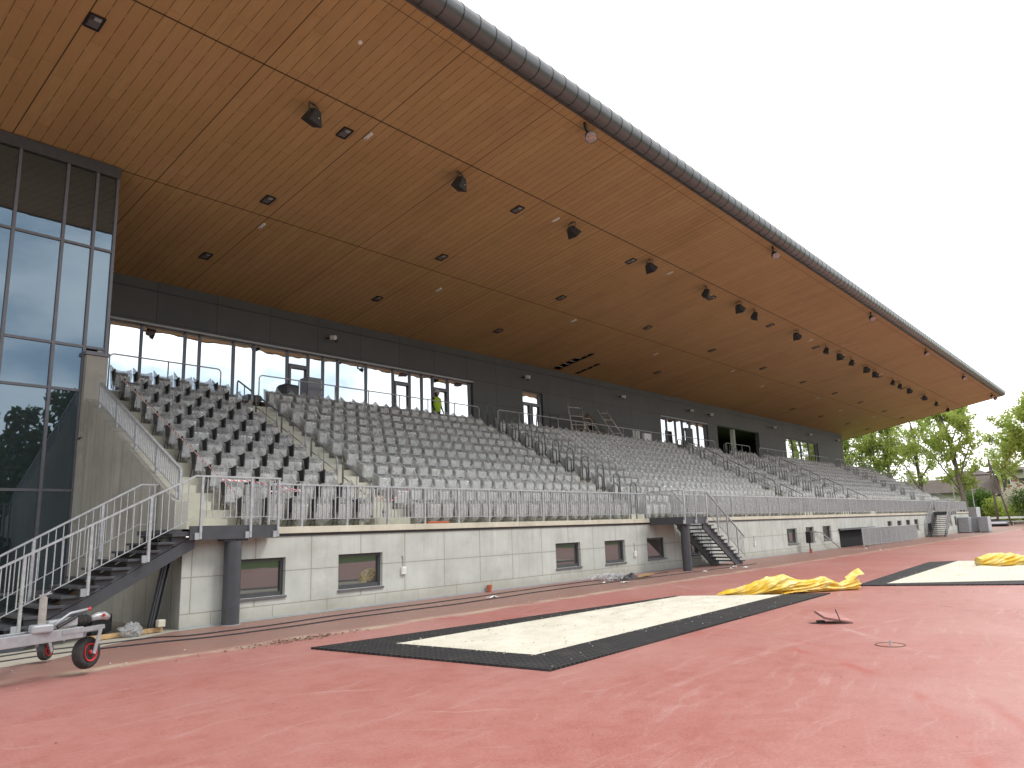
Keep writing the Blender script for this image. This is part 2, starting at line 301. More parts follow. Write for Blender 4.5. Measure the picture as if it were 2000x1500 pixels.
n = N('edge_metal'); n.set(0.34, 0.15, 0.6); X, Y, Z, PV = n.P()
g = n.white(n.vec(n.math('FLOOR', n.math('DIVIDE', n.math('SUBTRACT', X, 12.501), 0.5265)), 1.0, 2.0))
c = n.mix(g, (0.085, 0.088, 0.094), (0.105, 0.108, 0.115)); c = n.mix(n.rng(n.noise(PV, 3, 5), 0.4, 0.8, 0, 0.3), c, (0.15, 0.15, 0.155)); n.base(n.mix(n.line(n.period(X, 12.486, 0.5265), 0.010, 0.3), c, (0.012, 0.012, 0.014))); M['edge'] = n.m

def leafmat(name, a, b):
    n = N(name); n.set(0.6, 0, 0.25)
    t = n.new('ShaderNodeTexCoord'); f = n.noise(t.outputs['Object'], 0.8, 4, 0.6)
    c = n.mix(n.rng(f, 0.3, 0.7), a, b); n.base(c)
    tl = n.new('ShaderNodeBsdfTranslucent'); n.link(c, tl.inputs['Color'])
    ms = n.new('ShaderNodeMixShader'); ms.inputs[0].default_value = 0.45
    n.link(n.b.outputs[0], ms.inputs[1]); n.link(tl.outputs[0], ms.inputs[2]); n.link(ms.outputs[0], n.out.inputs['Surface']); return n.m
M['alloy'] = simple('painted_grey_metal', (0.33, 0.34, 0.36), 0.42, 0.3, 0.12, 9)
M['leaf_spring'] = leafmat('spring_leaves', (0.26, 0.35, 0.055), (0.50, 0.57, 0.17))
M['leaf_pale'] = leafmat('pale_leaves', (0.30, 0.40, 0.09), (0.48, 0.56, 0.18))
M['leaf_mid'] = leafmat('mid_leaves', (0.06, 0.13, 0.02), (0.13, 0.22, 0.04))
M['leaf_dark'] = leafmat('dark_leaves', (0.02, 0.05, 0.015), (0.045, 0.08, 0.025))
M['blossom'] = leafmat('blossom', (0.46, 0.45, 0.34), (0.62, 0.58, 0.50))
M['leaf_rust'] = leafmat('rusty_leaves', (0.25, 0.12, 0.04), (0.36, 0.20, 0.07))
M['bark'] = simple('bark', (0.15, 0.125, 0.10), 0.9, 0, 0.3, 3)
M['roof_brown'] = simple('brown_roof', (0.085, 0.065, 0.055), 0.8, 0, 0.2, 1)
M['brick_red'] = simple('red_render', (0.30, 0.13, 0.10), 0.85, 0, 0.15, 1)
M['render'] = simple('pale_render', (0.50, 0.46, 0.38), 0.85, 0, 0.1, 1)
M['redcloth'] = simple('red_cloth', (0.35, 0.02, 0.03), 0.8)
M['blue'] = simple('blue_plastic', (0.05, 0.09, 0.25), 0.5)

# ------------------------------------------------------------------ mesh helpers
class MB:
    def __init__(s): s.v = []; s.f = []; s.uv = None
    def add(s, vs, fs):
        o = len(s.v); s.v += [tuple(p) for p in vs]; s.f += [tuple(i + o for i in f) for f in fs]; return s
    def box(s, x0, x1, y0, y1, z0, z1):
        return s.add([(x0, y0, z0), (x1, y0, z0), (x1, y1, z0), (x0, y1, z0), (x0, y0, z1), (x1, y0, z1), (x1, y1, z1), (x0, y1, z1)],
                     [(0, 3, 2, 1), (4, 5, 6, 7), (0, 1, 5, 4), (1, 2, 6, 5), (2, 3, 7, 6), (3, 0, 4, 7)])
    def obox(s, c, ax, ay, az, hx, hy, hz):      # oriented box
        c = Vector(c); P = []
        for k in (-1, 1):
            for i, j in ((-1, -1), (1, -1), (1, 1), (-1, 1)): P.append(c + ax * hx * i + ay * hy * j + az * hz * k)
        return s.add(P, [(0, 3, 2, 1), (4, 5, 6, 7), (0, 1, 5, 4), (1, 2, 6, 5), (2, 3, 7, 6), (3, 0, 4, 7)])
    def bar(s, p, q, w, h, up=(0, 0, 1)):
        p = Vector(p); q = Vector(q); d = (q - p); l = d.length; d.normalize(); u = Vector(up)
        if abs(d.dot(u)) > 0.99: u = Vector((0, 1, 0))
        r = d.cross(u).normalized(); u = r.cross(d)
        return s.obox((p + q) / 2, d, r, u, l / 2, w / 2, h / 2)
    def tube(s, path, r, seg=8, cap=True):
        P = [Vector(p) for p in path]; nP = len(P); rr = r if isinstance(r, (list, tuple)) else [r] * nP
        o = len(s.v); prev = None
        for i, p in enumerate(P):
            d = (P[min(i + 1, nP - 1)] - P[max(i - 1, 0)]).normalized()
            if prev is None: a = d.orthogonal().normalized()
            else:
                a = prev - d * prev.dot(d); a = a.normalized() if a.length > 1e-6 else d.orthogonal().normalized()
            prev = a; b = d.cross(a)
            for k in range(seg):
                t = 2 * math.pi * k / seg; s.v.append(tuple(p + (a * math.cos(t) + b * math.sin(t)) * rr[i]))
        for i in range(nP - 1):
            for k in range(seg):
                k2 = (k + 1) % seg; s.f.append((o + i * seg + k, o + i * seg + k2, o + (i + 1) * seg + k2, o + (i + 1) * seg + k))
        if cap: s.f.append(tuple(o + k for k in reversed(range(seg)))); s.f.append(tuple(o + (nP - 1) * seg + k for k in range(seg)))
        return s
    def lathe(s, c, axis, prof, seg=24):            # prof: (distance along axis, radius)
        ax = Vector(axis).normalized(); a = ax.orthogonal().normalized(); b = ax.cross(a); c = Vector(c); o = len(s.v)
        for h, r in prof:
            for k in range(seg):
                t = 2 * math.pi * k / seg; s.v.append(tuple(c + ax * h + (a * math.cos(t) + b * math.sin(t)) * r))
        for i in range(len(prof) - 1):
            for k in range(seg):
                k2 = (k + 1) % seg; s.f.append((o + i * seg + k, o + i * seg + k2, o + (i + 1) * seg + k2, o + (i + 1) * seg + k))
        s.f.append(tuple(o + k for k in reversed(range(seg)))); s.f.append(tuple(o + (len(prof) - 1) * seg + k for k in range(seg)))
        return s
    def prism(s, pts, d):                            # pts: planar loop, d: extrusion
        n_ = len(pts); d = Vector(d); P = [Vector(p) for p in pts]
        return s.add(P + [p + d for p in P], [tuple(reversed(range(n_))), tuple(range(n_, 2 * n_))] + [(i, (i + 1) % n_, n_ + (i + 1) % n_, n_ + i) for i in range(n_)])
    def build(s, name, mat, parent=None, smooth=False, bevel=0.0, angle=None):
        me = bpy.data.meshes.new(name); off = Vector((0, 0, 0))
        if parent is not None: off = Vector(parent['_w'])
        me.from_pydata([(a - off.x, b - off.y, c - off.z) for a, b, c in s.v], [], s.f)
        bm = bmesh.new(); bm.from_mesh(me); bmesh.ops.recalc_face_normals(bm, faces=bm.faces); bm.to_mesh(me); bm.free()
        if s.uv:
            ul = me.uv_layers.new()
            for lp in me.loops: ul.data[lp.index].uv = s.uv[lp.vertex_index]
        me.materials.append(mat)
        if smooth:
            for p in me.polygons: p.use_smooth = True
        o = bpy.data.objects.new(name, me); C.objects.link(o)
        if parent is not None: o.parent = parent; o['_w'] = parent['_w']
        else: o['_w'] = (0.0, 0.0, 0.0)
        if bevel:
            b = o.modifiers.new('bevel', 'BEVEL'); b.width = bevel; b.segments = 2; b.limit_method = 'ANGLE'
        return o
def tag(o, label, cat, group=None, kind=None):
    if label: o['label'] = label
    if cat: o['category'] = cat
    if group: o['group'] = group
    if kind: o['kind'] = kind
    return o
def thing(name, loc, label, cat, group=None):
    o = bpy.data.objects.new(name, None); C.objects.link(o); o.location = loc; o['_w'] = tuple(float(v) for v in loc); o.empty_display_size = 0.2
    return tag(o, label, cat, group)
def structure(o): o['kind'] = 'structure'; return o
def recentre(o, loc):            # give a single-mesh thing its own base point
    loc = Vector(loc)
    for v in o.data.vertices: v.co -= loc
    o.location = loc; o['_w'] = tuple(loc); return o
ORD = ['zeroth', 'first', 'second', 'third', 'fourth', 'fifth', 'sixth', 'seventh', 'eighth', 'ninth', 'tenth', 'eleventh', 'twelfth', 'thirteenth', 'fourteenth', 'fifteenth', 'sixteenth', 'seventeenth', 'eighteenth', 'nineteenth', 'twentieth']
def nth(k):
    if k <= 20: return ORD[k]
    t = {2: 'twenty', 3: 'thirty', 4: 'forty'}[k // 10]
    return t + '-' + ORD[k % 10] if k % 10 else {3: 'thirtieth', 4: 'fortieth'}[k // 10]

# ------------------------------------------------------------------ dimensions
HC, YC = 1.7442, -0.05; HR = 2.5945
D, T = 0.68641, 0.37676
Y0 = 2.02281 - 2 * D                 # seat face of the front row
def yr(r): return Y0 + r * D
def fl(r): return HC + r * T          # floor of row r
XA, XB = 6.4, 77.2
SL = -0.185776
def zs(y): return 11.8276 + SL * (y - 0.16825)    # soffit height
YF, YB, YT = -3.2, 10.51, 5.36
WALK = 5.66
exec_order = []

# ------------------------------------------------------------------ ground
def sheet(name, pts, z, mat):
    o = MB().add([(a, b, z) for a, b in pts], [tuple(range(len(pts)))]).build(name, mat); return structure(o)
sheet('ground', [(-900, -900), (1500, -900), (1500, 900), (-900, 900)], -0.012, M['grass'])
sheet('running_track', [(-40, -21), (126, -21), (126, 5.2), (-40, 5.2)], 0.0, M['track'])
sheet('concrete_apron', [(-8, -1.9), (2.2, -1.85), (3.9, -1.62), (4.9, -0.85), (6.16, -0.22), (7.7, -0.10), (11.0, -0.06), (11.0, 0.2), (6.45, 0.2), (6.45, 5.3), (-8, 5.3)], 0.004, M['apron'])

# ------------------------------------------------------------------ grandstand
gs = thing('grandstand', (XA, 0, 0), 'long concrete grandstand with stepped terrace under a timber-lined cantilever roof', 'grandstand')
def holed_wall(mb, x0, x1, z0, z1, holes, y, depth):
    xs = sorted({x0, x1} | {h[0] for h in holes} | {h[1] for h in holes}); zs_ = sorted({z0, z1} | {h[2] for h in holes} | {h[3] for h in holes})
    for a, b in zip(xs, xs[1:]):
        run = None
        for c, d in zip(zs_, zs_[1:]):
            inside = any(h[0] - 1e-6 <= a and b <= h[1] + 1e-6 and h[2] - 1e-6 <= c and d <= h[3] + 1e-6 for h in holes)
            if not inside: mb.add([(a, y, c), (b, y, c), (b, y, d), (a, y, d)], [(0, 1, 2, 3)])
    for a, b, c, d in holes:
        mb.add([(a, y, c), (a, y, d), (a, y + depth, d), (a, y + depth, c)], [(0, 1, 2, 3)])
        mb.add([(b, y, c), (b, y, d), (b, y + depth, d), (b, y + depth, c)], [(0, 1, 2, 3)])
        mb.add([(a, y, c), (b, y, c), (b, y + depth, c), (a, y + depth, c)], [(0, 1, 2, 3)])
        mb.add([(a, y, d), (b, y, d), (b, y + depth, d), (a, y + depth, d)], [(0, 1, 2, 3)])
LOW = [(7.30, 8.5, .42, 1.15), (9.77, 10.96, .41, 1.14), (17.29, 18.5, .40, 1.10), (19.79, 20.96, .39, 1.09), (22.32, 23.55, .40, 1.10), (24.85, 26.1, .40, 1.10),
       (34.74, 35.98, .46, 1.145), (37.18, 38.27, .48, 1.17), (39.56, 40.77, .50, 1.18), (51.4, 52.4, .88, 1.26), (53.65, 54.73, .87, 1.26), (55.88, 56.92, .88, 1.28), (58.05, 59.17, .60, 1.30), (69.4, 70.06, .72, 1.27), (71.2, 72.05, .72, 1.38)]
TUN = (42.0, 47.6, 0.0, 0.90)
mb = MB(); holed_wall(mb, XA, XB, -0.02, 1.56, LOW + [TUN], 0.0, 0.16)
mb.add([(XA, 0, -.02), (XA, 0.3, -.02), (XA, 0.3, 1.56), (XA, 0, 1.56)], [(0, 1, 2, 3)]); mb.add([(XB, 0, -.02), (XB, 3, -.02), (XB, 3, 1.56), (XB, 0, 1.56)], [(0, 1, 2, 3)])
base_wall = mb.build('base_wall', M['conc'], gs)
MB().box(XA + .02, XB - .02, 0.165, 0.4, 0.0, 1.56).build('backing', M['interior'], gs)
# footing flashing at wall foot
MB().box(XA - .01, 42.0, -0.03, -0.003, 0.0, 0.035).build('foot_flashing', M['off_grey'], gs)
for i, (a, b, c, d) in enumerate(LOW):
    f = MB(); y0, y1 = 0.085, 0.14; t = 0.065
    f.box(a + .004, b - .004, y0, y1, d - t, d - .004); f.box(a + .004, b - .004, y0, y1, c + .004, c + t * 1.25); f.box(a + .004, a + t, y0, y1, c + t * 1.25, d - t); f.box(b - t, b - .004, y0, y1, c + t * 1.25, d - t)
    wf = f.build('window', M['dark_frame'], gs)
    MB().add([(a + t, .125, c + t), (b - t, .125, c + t), (b - t, .125, d - t), (a + t, .125, d - t)], [(0, 1, 2, 3)]).build('pane', M['glass_low'], wf)
    MB().box(a - .02, b + .02, -0.035, 0.085, c - .045, c - .002).build('sill', M['mid_frame'], wf)
MB().box(XA + .2, XB, -0.022, 0.1, 1.56, 1.612).build('shadow_gap_profile', M['black'], gs)
mb = MB(); xx = 8.12
rr = random.Random(3)
while xx < XB - 0.2:
    x2 = min(xx + 3.77, XB); mb.box(xx + .004, x2 - .004, YC + rr.uniform(-.003, .003), 0.32, 1.612, HC + rr.uniform(-.003, .003)); xx = x2
mb.box(XA, 8.11, -0.02, 0.32, 1.612, HC - .006)
mb.build('coping', M['conc_cope'], gs, bevel=.008)

# terrace steps: one profile swept along the stand
mb = MB(); prof = [(0.3, HC - .01)]
for r in range(0, 11):
    yf = yr(r) + 0.386 + (D - .686) if r < 10 else yr(r) + 0.62
    prof += [(yf, fl(r) - (0.01 if r == 0 else 0))]
    nx_ = fl(r + 1) if r < 10 else WALK
    prof += [(yf, nx_)]
prof += [(YB + 1.0, WALK)]
for (a, b) in ((XA + .22, XB),):
    for p, q2 in zip(prof, prof[1:]):
        mb.add([(a, p[0], p[1]), (b, p[0], p[1]), (b, q2[0], q2[1]), (a, q2[0], q2[1])], [(0, 1, 2, 3)])
    mb.add([(b, p[0], p[1]) for p in prof] + [(b, YB + 1, 0.0), (b, 0.3, 0.0)], [tuple(range(len(prof) + 2))])
mb.build('terrace', M['conc_step'], gs)
AISLES = [(6.66, 7.62), (11.30, 12.42), (22.47, 23.46), (39.0, 40.36), (44.98, 46.38), (50.42, 51.68), (66.72, 68.1)]
for a, b in AISLES:                        # intermediate steps in each aisle
    m_ = MB(); pr_ = []
    for r in range(0, 11):
        yf = yr(r) + 0.386 if r < 10 else yr(r) + 0.62
        nx_ = fl(r + 1) if r < 10 else WALK
        h = (nx_ - fl(r)) / 2
        if r == 0: pr_.append((yf - .33, fl(0) - .008))
        pr_ += [(yf - .33, fl(r) + h), (yf - .004, fl(r) + h), (yf - .004, nx_ + .004)]
        if r < 10: pr_.append((yr(r + 1) + (.386 if r < 9 else .62) - .33, nx_ + .004))
    pr_ += [(pr_[-1][0] + .1, pr_[-1][1]), (pr_[-1][0] + .1, HC - .008)]
    m_.prism([(a + .01, p, q_) for p, q_ in pr_], (b - a - .02, 0, 0))
    m_.build('aisle_steps', M['conc_step'], gs)

# side wing wall (raking top) with the pier against the glass block
sl = T / D
w_ = [(0.38, 0.0), (5.36, 0.0), (5.36, 2.30 + sl * 4.86), (0.50, 2.30), (0.38, 2.26)]
MB().prism([(XA - .012, a, b) for a, b in w_], (0.24, 0, 0)).build('wing_wall', M['conc_side'], gs)
MB().box(XA - .004, XA + .24, 0.005, 0.375, 0.0, 1.60).build('wall_return', M['conc_side'], gs)
MB().box(6.335, 6.80, 5.16, 5.30, 3.95, 5.90).build('pier', M['conc_side'], gs)
MB().box(6.325, 6.385, 5.02, 5.30, 0.0, 3.89).build('corner_strip', M['conc_side'], gs)
MB().box(6.30, 6.83, 5.12, 5.345, 5.905, 5.99).build('pier_flashing', M['mid_frame'], gs)

# --- facade behind the walkway
BAND = (8.4, 24.98, WALK, 8.44); DOOR = (28.62, 30.26, WALK, 8.50); W3 = (42.5, 49.14, WALK, 8.46); GAP = (50.64, 58.1, WALK, 8.50); W4 = (63.74, 71.66, WALK, 8.50)
mb = MB(); holed_wall(mb, 6.9, 79.0, WALK - .05, zs(YB) - .0, [BAND, DOOR, W3, GAP, W4], YB, 0.32)
mb.add([(79.0, YB, WALK - .05), (79.0, YB + 3, WALK - .05), (79.0, YB + 3, zs(YB + 3)), (79.0, YB, zs(YB))], [(0, 1, 2, 3)])
mb.build('facade', M['facade'], gs)
MB().box(6.9, 50.5, YB + .7, YB + .8, WALK, 9.8).build('rear_lining', M['interior'], gs)
MB().box(49.5, 79.0, YB + 4.0, YB + 4.1, WALK, 8.9).build('room_lining', M['interior'], gs)
MB().box(62.9, 63.0, YB + .35, YB + 3.99, WALK, 8.54).build('room_side_wall', M['interior'], gs)
MB().box(49.5, 63, YB + .35, YB + 4.0, 8.55, 8.6).build('room_ceiling', M['interior'], gs)
MB().box(6.9, 79.0, YB - .05, YB - .003, zs(YB) - .34, zs(YB) - .30).build('facade_trim', M['dark_frame'], gs)
def band(rect, mull, doors, name='window_band', head=True):
    a, b, c, d = rect; y0, y1 = YB + .12, YB + .2; f = MB()
    f.box(a, b, y0, y1, d - .05, d - .003); f.box(a, b, y0, y1, c + .003, c + .06)
    for mx_ in mull: f.box(mx_ - .026, mx_ + .026, y0 - .01, y1 - .002, c + .06, d - .05)
    o = f.build(name, M['mid_frame'], gs)
    if head: MB().box(a, b, YB - .03, YB + .1, d - .025, d + .03).build('drip_profile', M['off_grey'], o)
    ms = sorted(mull)
    for p, q2 in zip(ms, ms[1:]):
        e1, e2 = rr.uniform(-.006, .006), rr.uniform(-.004, .004)
        MB().add([(p + .027, y0 + .05 + e1, c + .06), (q2 - .027, y0 + .05 - e1, c + .06), (q2 - .027, y0 + .05 - e1 + e2 + .030, d - .05), (p + .027, y0 + .05 + e1 + e2 + .030, d - .05)], [(0, 1, 2, 3)]).build('pane', M['glass_band'], o)
    for p, q2 in doors:
        g = MB(); zt = 7.87; t = .085
        g.box(p + .03, q2 - .03, y0 - .04, y0 + .04, zt - t, zt); g.box(p + .03, p + .03 + t, y0 - .04, y0 + .04, c + .07, zt - t); g.box(q2 - .03 - t, q2 - .03, y0 - .04, y0 + .04, c + .07, zt - t); g.box(p + .03 + t, q2 - .03 - t, y0 - .04, y0 + .04, c + .07, c + .16)
        g.box(p + .03, q2 - .03, y0 - .02, y0 + .03, zt + .012, zt + .06)
        g.build('door_frame', M['mid_frame'], o)
    return o
mull = [8.45, 8.78, 9.78, 11.21, 11.72, 12.96, 13.75, 15.12, 16.03, 16.70, 17.40, 18.80, 20.24, 21.17, 21.88, 22.53, 23.49, 24.93]
band(BAND, mull, [(15.12, 16.03), (20.24, 21.17), (22.53, 23.49)])
dd = band(DOOR, [28.66, 30.22], [(28.66, 29.42), (29.40, 30.22)], 'glazed_double_door', False)
MB().box(29.36, 29.46, YB + .08, YB + .19, WALK + .07, 7.86).build('meeting_stile', M['mid_frame'], dd)
band(W3, [42.55, 43.5, 44.7, 45.65, 46.75, 47.9, 49.1], [(45.65, 46.75)])
band(W4, [63.78, 65.6, 67.6, 69.6, 71.62], [], 'window_band', False)
o = MB().box(54.0, 54.28, YB + .3, YB + .58, WALK, 8.55).build('room_column', M['conc'], gs)
# open door leaf of the third window
MB().box(44.62, 45.58, YB - .62, YB - .56, WALK + .02, 7.78).build('open_door_leaf', M['black'], gs)

# --- roof: soffit with the two unfinished gaps, covering and rounded front edge
XR0, XR1, YBK = -14.0, 83.3, 13.2
def sp3(x, y, dz=0.0): return (x, y, zs(y) + dz)
GAPS = [(30.97, 31.53, 8.72, 10.32), (31.25, 31.53, 7.9, 8.72), (32.98, 33.26, 8.72, 10.32)]
def soffit_mesh(mb):
    xs = sorted({XR0, XR1} | {g[0] for g in GAPS} | {g[1] for g in GAPS}); ys = sorted({YF, YBK} | {g[2] for g in GAPS} | {g[3] for g in GAPS})
    for a, b in zip(xs, xs[1:]):
        for c, d in zip(ys, ys[1:]):
            if any(g[0] <= a and b <= g[1] and g[2] <= c and d <= g[3] for g in GAPS): continue
            mb.add([sp3(a, c), sp3(b, c), sp3(b, d), sp3(a, d)], [(0, 1, 2, 3)])
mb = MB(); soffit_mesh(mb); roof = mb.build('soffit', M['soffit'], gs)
gp = MB()
for g in GAPS:
    gp.add([sp3(g[0] - .05, g[2] - .05, .2), sp3(g[1] + .05, g[2] - .05, .2), sp3(g[1] + .05, g[3] + .05, .2), sp3(g[0] - .05, g[3] + .05, .2)], [(0, 1, 2, 3)])
gp.build('ceiling_void', M['interior'], gs)
jl = MB(); yy_ = 8.0
while yy_ < 10.3:
    jl.bar(sp3(30.9, yy_, .05), sp3(33.3, yy_, .05), .05, .04); yy_ += 0.41
jl.build('ceiling_battens', M['steel'], gs)
TH = 0.62
mb = MB().add([sp3(XR0, YF, TH), sp3(XR1, YF, TH), sp3(XR1, YBK, TH + .4), sp3(XR0, YBK, TH + .4), sp3(XR0, YBK, 0), sp3(XR1, YBK, 0), sp3(XR1, YF, 0.0), sp3(XR0, YF, 0)], [(0, 1, 2, 3), (3, 2, 5, 4), (1, 6, 5, 2), (0, 3, 4, 7)])
mb.build('roof_covering', M['edge'], gs)
MB().add([sp3(XR1 - .02, YF, -.015), sp3(XR1 + .05, YF, -.015), sp3(XR1 + .05, YBK, -.015), sp3(XR1 - .02, YBK, -.015), sp3(XR1 - .02, YF, .05), sp3(XR1 + .05, YF, .05), sp3(XR1 + .05, YBK, .05), sp3(XR1 - .02, YBK, .05)],
         [(0, 1, 2, 3), (4, 5, 6, 7), (0, 1, 5, 4), (1, 2, 6, 5), (2, 3, 7, 6), (3, 0, 4, 7)]).build('end_trim', M['dark_frame'], gs)
TR = 0.305; TC = (YF + 0.02, zs(YF) + TR - .02)
path_x = []
mb = MB(); ring = 40; secs = []
xx = 12.501 - 0.5265 * 50
while xx < XR1:
    x2 = min(xx + 0.5265, XR1)
    if x2 > XR0:
        a = max(xx, XR0); secs += [(a, TR), (x2 - .026, TR), (x2 - .025, TR + .010), (x2 - .001, TR + .010)]
    xx = x2
for (sx, r_) in secs:
    for k in range(ring):
        t = 2 * math.pi * k / ring; mb.v.append((sx, TC[0] + r_ * math.cos(t), TC[1] + r_ * math.sin(t)))
for i in range(len(secs) - 1):
    for k in range(ring):
        k2 = (k + 1) % ring; mb.f.append((i * ring + k, i * ring + k2, (i + 1) * ring + k2, (i + 1) * ring + k))
mb.f.append(tuple((len(secs) - 1) * ring + k for k in range(ring)))
tube = mb.build('rounded_roof_edge', M['edge'], gs)
for p in tube.data.polygons: p.use_smooth = True
tube.data.set_sharp_from_angle(angle=R(32))
MB().bar(sp3(XR0, YF + .10, -.02), sp3(XR1, YF + .10, -.02), .05, .03).build('cable_tray', M['dark_frame'], gs)

# ------------------------------------------------------------------ glass block on the left
gt = thing('glass_block', (6.84, YT, 0), 'tall dark-framed glass block reflecting sky and trees at the left end of the stand', 'glass building')
zt = zs(YT)
mulls = [6.80, 6.325, 5.665, 4.66, 3.66, 2.65, 1.65, 0.65, -0.35, -1.4, -2.4, -3.4, -4.4, -5.4]
trans = [8.61, 6.12, 5.06, 2.74, 0.55]
f = MB()
for m_ in mulls: f.box(m_ - .032, m_ + .032, YT - .05, YT + .04, 6.0 if m_ > 6.5 else 0.02, zt - .30)
for z in trans:
    f.box(mulls[-1], 6.77 if z > 6 else 6.29, YT - .04, YT + .03, z - .03, z + .03)
f.build('mullion_grid', M['mid_frame'], gt)
MB().box(-6, 6.84, YT - .07, YT + .06, zt - .30, zt - .012).build('head_beam', M['dark_frame'], gt)
zl = [0.02] + sorted(trans) + [zt - .30]
for a, b in zip(mulls[1:], mulls):
    for c, d in zip(zl, zl[1:]):
        if a > 6 and d < 6.5: continue
        e1, e2 = rr.uniform(-.004, .004), rr.uniform(-.004, .004)
        MB().add([(a + .03, YT + e1, c + .02), (b - .03, YT - e1, c + .02), (b - .03, YT - e1 + e2, d - .02), (a + .03, YT + e1 + e2, d - .02)], [(0, 1, 2, 3)]).build('pane', M['glass_tower'], gt)
MB().box(6.79, 6.85, YT + .045, YB, 6.0, zt - .3).build('side_cladding', M['dark_frame'], gt)
MB().box(-6, 6.7, YT + .2, YT + .3, 0, zt - .35).build('inner_lining', M['interior'], gt)

# ------------------------------------------------------------------ railings
def railing(name, p0, p1, top, low, base0, base1, pitch, label, every=11, posts=None, pr=.023, br=.011, cat='railing', group=None, infill=True, hw=.05):
    """vertical-bar railing along a straight line; top/low/base are heights at both ends"""
    P0, P1 = Vector((p0[0], p0[1], 0)), Vector((p1[0], p1[1], 0)); L_ = (P1 - P0).length
    t = thing(name, (p0[0], p0[1], base0), label, cat, group)
    at = lambda s, z0, z1: tuple(P0.lerp(P1, s)) [:2] + (z0 + (z1 - z0) * s,)
    MB().bar(at(0, *top), at(1, *top), hw, .035).build('handrail', M['steel'], t)
    if infill: MB().bar(at(0, *low), at(1, *low), .03, .012).build('bottom_rail', M['steel'], t)
    nb = max(2, round(L_ / pitch)); 
    ps = posts if posts is not None else [i * every / nb for i in range(int(nb / every) + 1)]
    for s in ps:
        a = at(s, *top); MB().bar((a[0], a[1], base0 + (base1 - base0) * s), (a[0], a[1], a[2] - .017), pr * 2, pr * 2).build('post', M['steel'], t)
    if infill:
        edges = sorted(set([0.0] + list(ps) + [1.0]))
        for e0, e1 in zip(edges, edges[1:]):
            m_ = MB(); k = max(1, round((e1 - e0) * L_ / pitch))
            for i in range(1, k):
                s = e0 + (e1 - e0) * i / k; a = at(s, *low); b = at(s, *top); m_.bar((a[0], a[1], a[2] + .006), (b[0], b[1], b[2] - .017), br * 2, br * 2)
            if m_.v: m_.build('bar_infill', M['steel'], t)
    return t
yr_ = YC + .07
def posts_for(x0, x1, start, step):
    L_ = x1 - x0; return [0.0] + [(v - x0) / L_ for v in [start + step * i for i in range(100)] if x0 + .15 < v < x1 - .15] + [1.0]
railing('front_railing', (8.10, yr_), (22.45, yr_), (HR, HR), (1.895, 1.895), HC, HC, .103, 'long galvanised bar railing along the coping, from near steel landing to the second stair', posts=posts_for(8.10, 22.45, 8.86, 1.135), group='railings on the front coping')
railing('front_railing', (24.2, yr_), (63.4, yr_), (HR, HR), (1.895, 1.895), HC, HC, .103, 'longest galvanised bar railing on the coping, between the second and third steel stairs', posts=posts_for(24.2, 63.4, 25.4, 1.26), group='railings on the front coping')
railing('front_railing', (65.0, yr_), (76.9, yr_), (HR, HR), (1.895, 1.895), HC, HC, .103, 'galvanised bar railing on the coping right of the farthest steel stair', posts=posts_for(65.0, 76.9, 66.2, 1.26), group='railings on the front coping')
# rail on the raking wing wall
yw0, yw1 = 0.47, 4.66
railing('wing_wall_railing', (6.51, yw0), (6.51, yw1), (2.86, 2.86 + sl * (yw1 - yw0)), (2.41, 2.41 + sl * (yw1 - yw0)), 2.28, 2.28 + sl * (yw1 - yw0), .085, 'short sloping galvanised railing on the raking concrete wall beside the glass block', posts=[0, .25, .5, .75, 1.0], br=.010, hw=.06)
# end railing of the stand
railing('end_railing', (XB - .1, 0.9), (XB - .1, 8.2), (fl(0) + 1.05, fl(10) + 1.1), (fl(0) + .2, fl(10) + .25), fl(0), fl(10), .13, 'sloping galvanised railing closing the far right end of the seating', every=10)
MB_ = None
# walkway rails (open, posts only)
def tube_rail(name, segs, label, r=.02, group=None, cat='handrail', parts=('handrail', 'post')):
    t = thing(name, segs[0][0], label, cat, group)
    for i, (pth) in enumerate(segs):
        MB().tube(pth, r, 8).build(parts[0] if i == 0 else parts[1], M['steel'], t, smooth=True)
    return t
WR = [(7.9, 11.15, 'above the nearest seating block'), (12.46, 22.75, 'above the second seating block'), (23.95, 39.8, 'above the third seating block'), (40.5, 44.9, 'above the narrow fourth seating block'), (46.5, 50.3, 'above the narrow fifth seating block'), (52.0, 66.5, 'above the sixth seating block'), (68.4, 77.0, 'above the last seating block')]
for a, b, ds in WR:
    y = 8.05; z = 6.70
    segs = [[(a, y, WALK), (a, y, z - .08), (a + .06, y, z - .015), (a + .12, y, z), (b - .12, y, z), (b - .06, y, z - .015), (b, y, z - .08), (b, y, WALK)]]
    k = max(1, round((b - a) / 1.45))
    for i in range(1, k): segs.append([(a + (b - a) * i / k, y, WALK), (a + (b - a) * i / k, y, z - .015)])
    tube_rail('walkway_rail', segs, 'galvanised tube rail on posts along the upper walkway ' + ds, group='tube rails along the upper walkway')
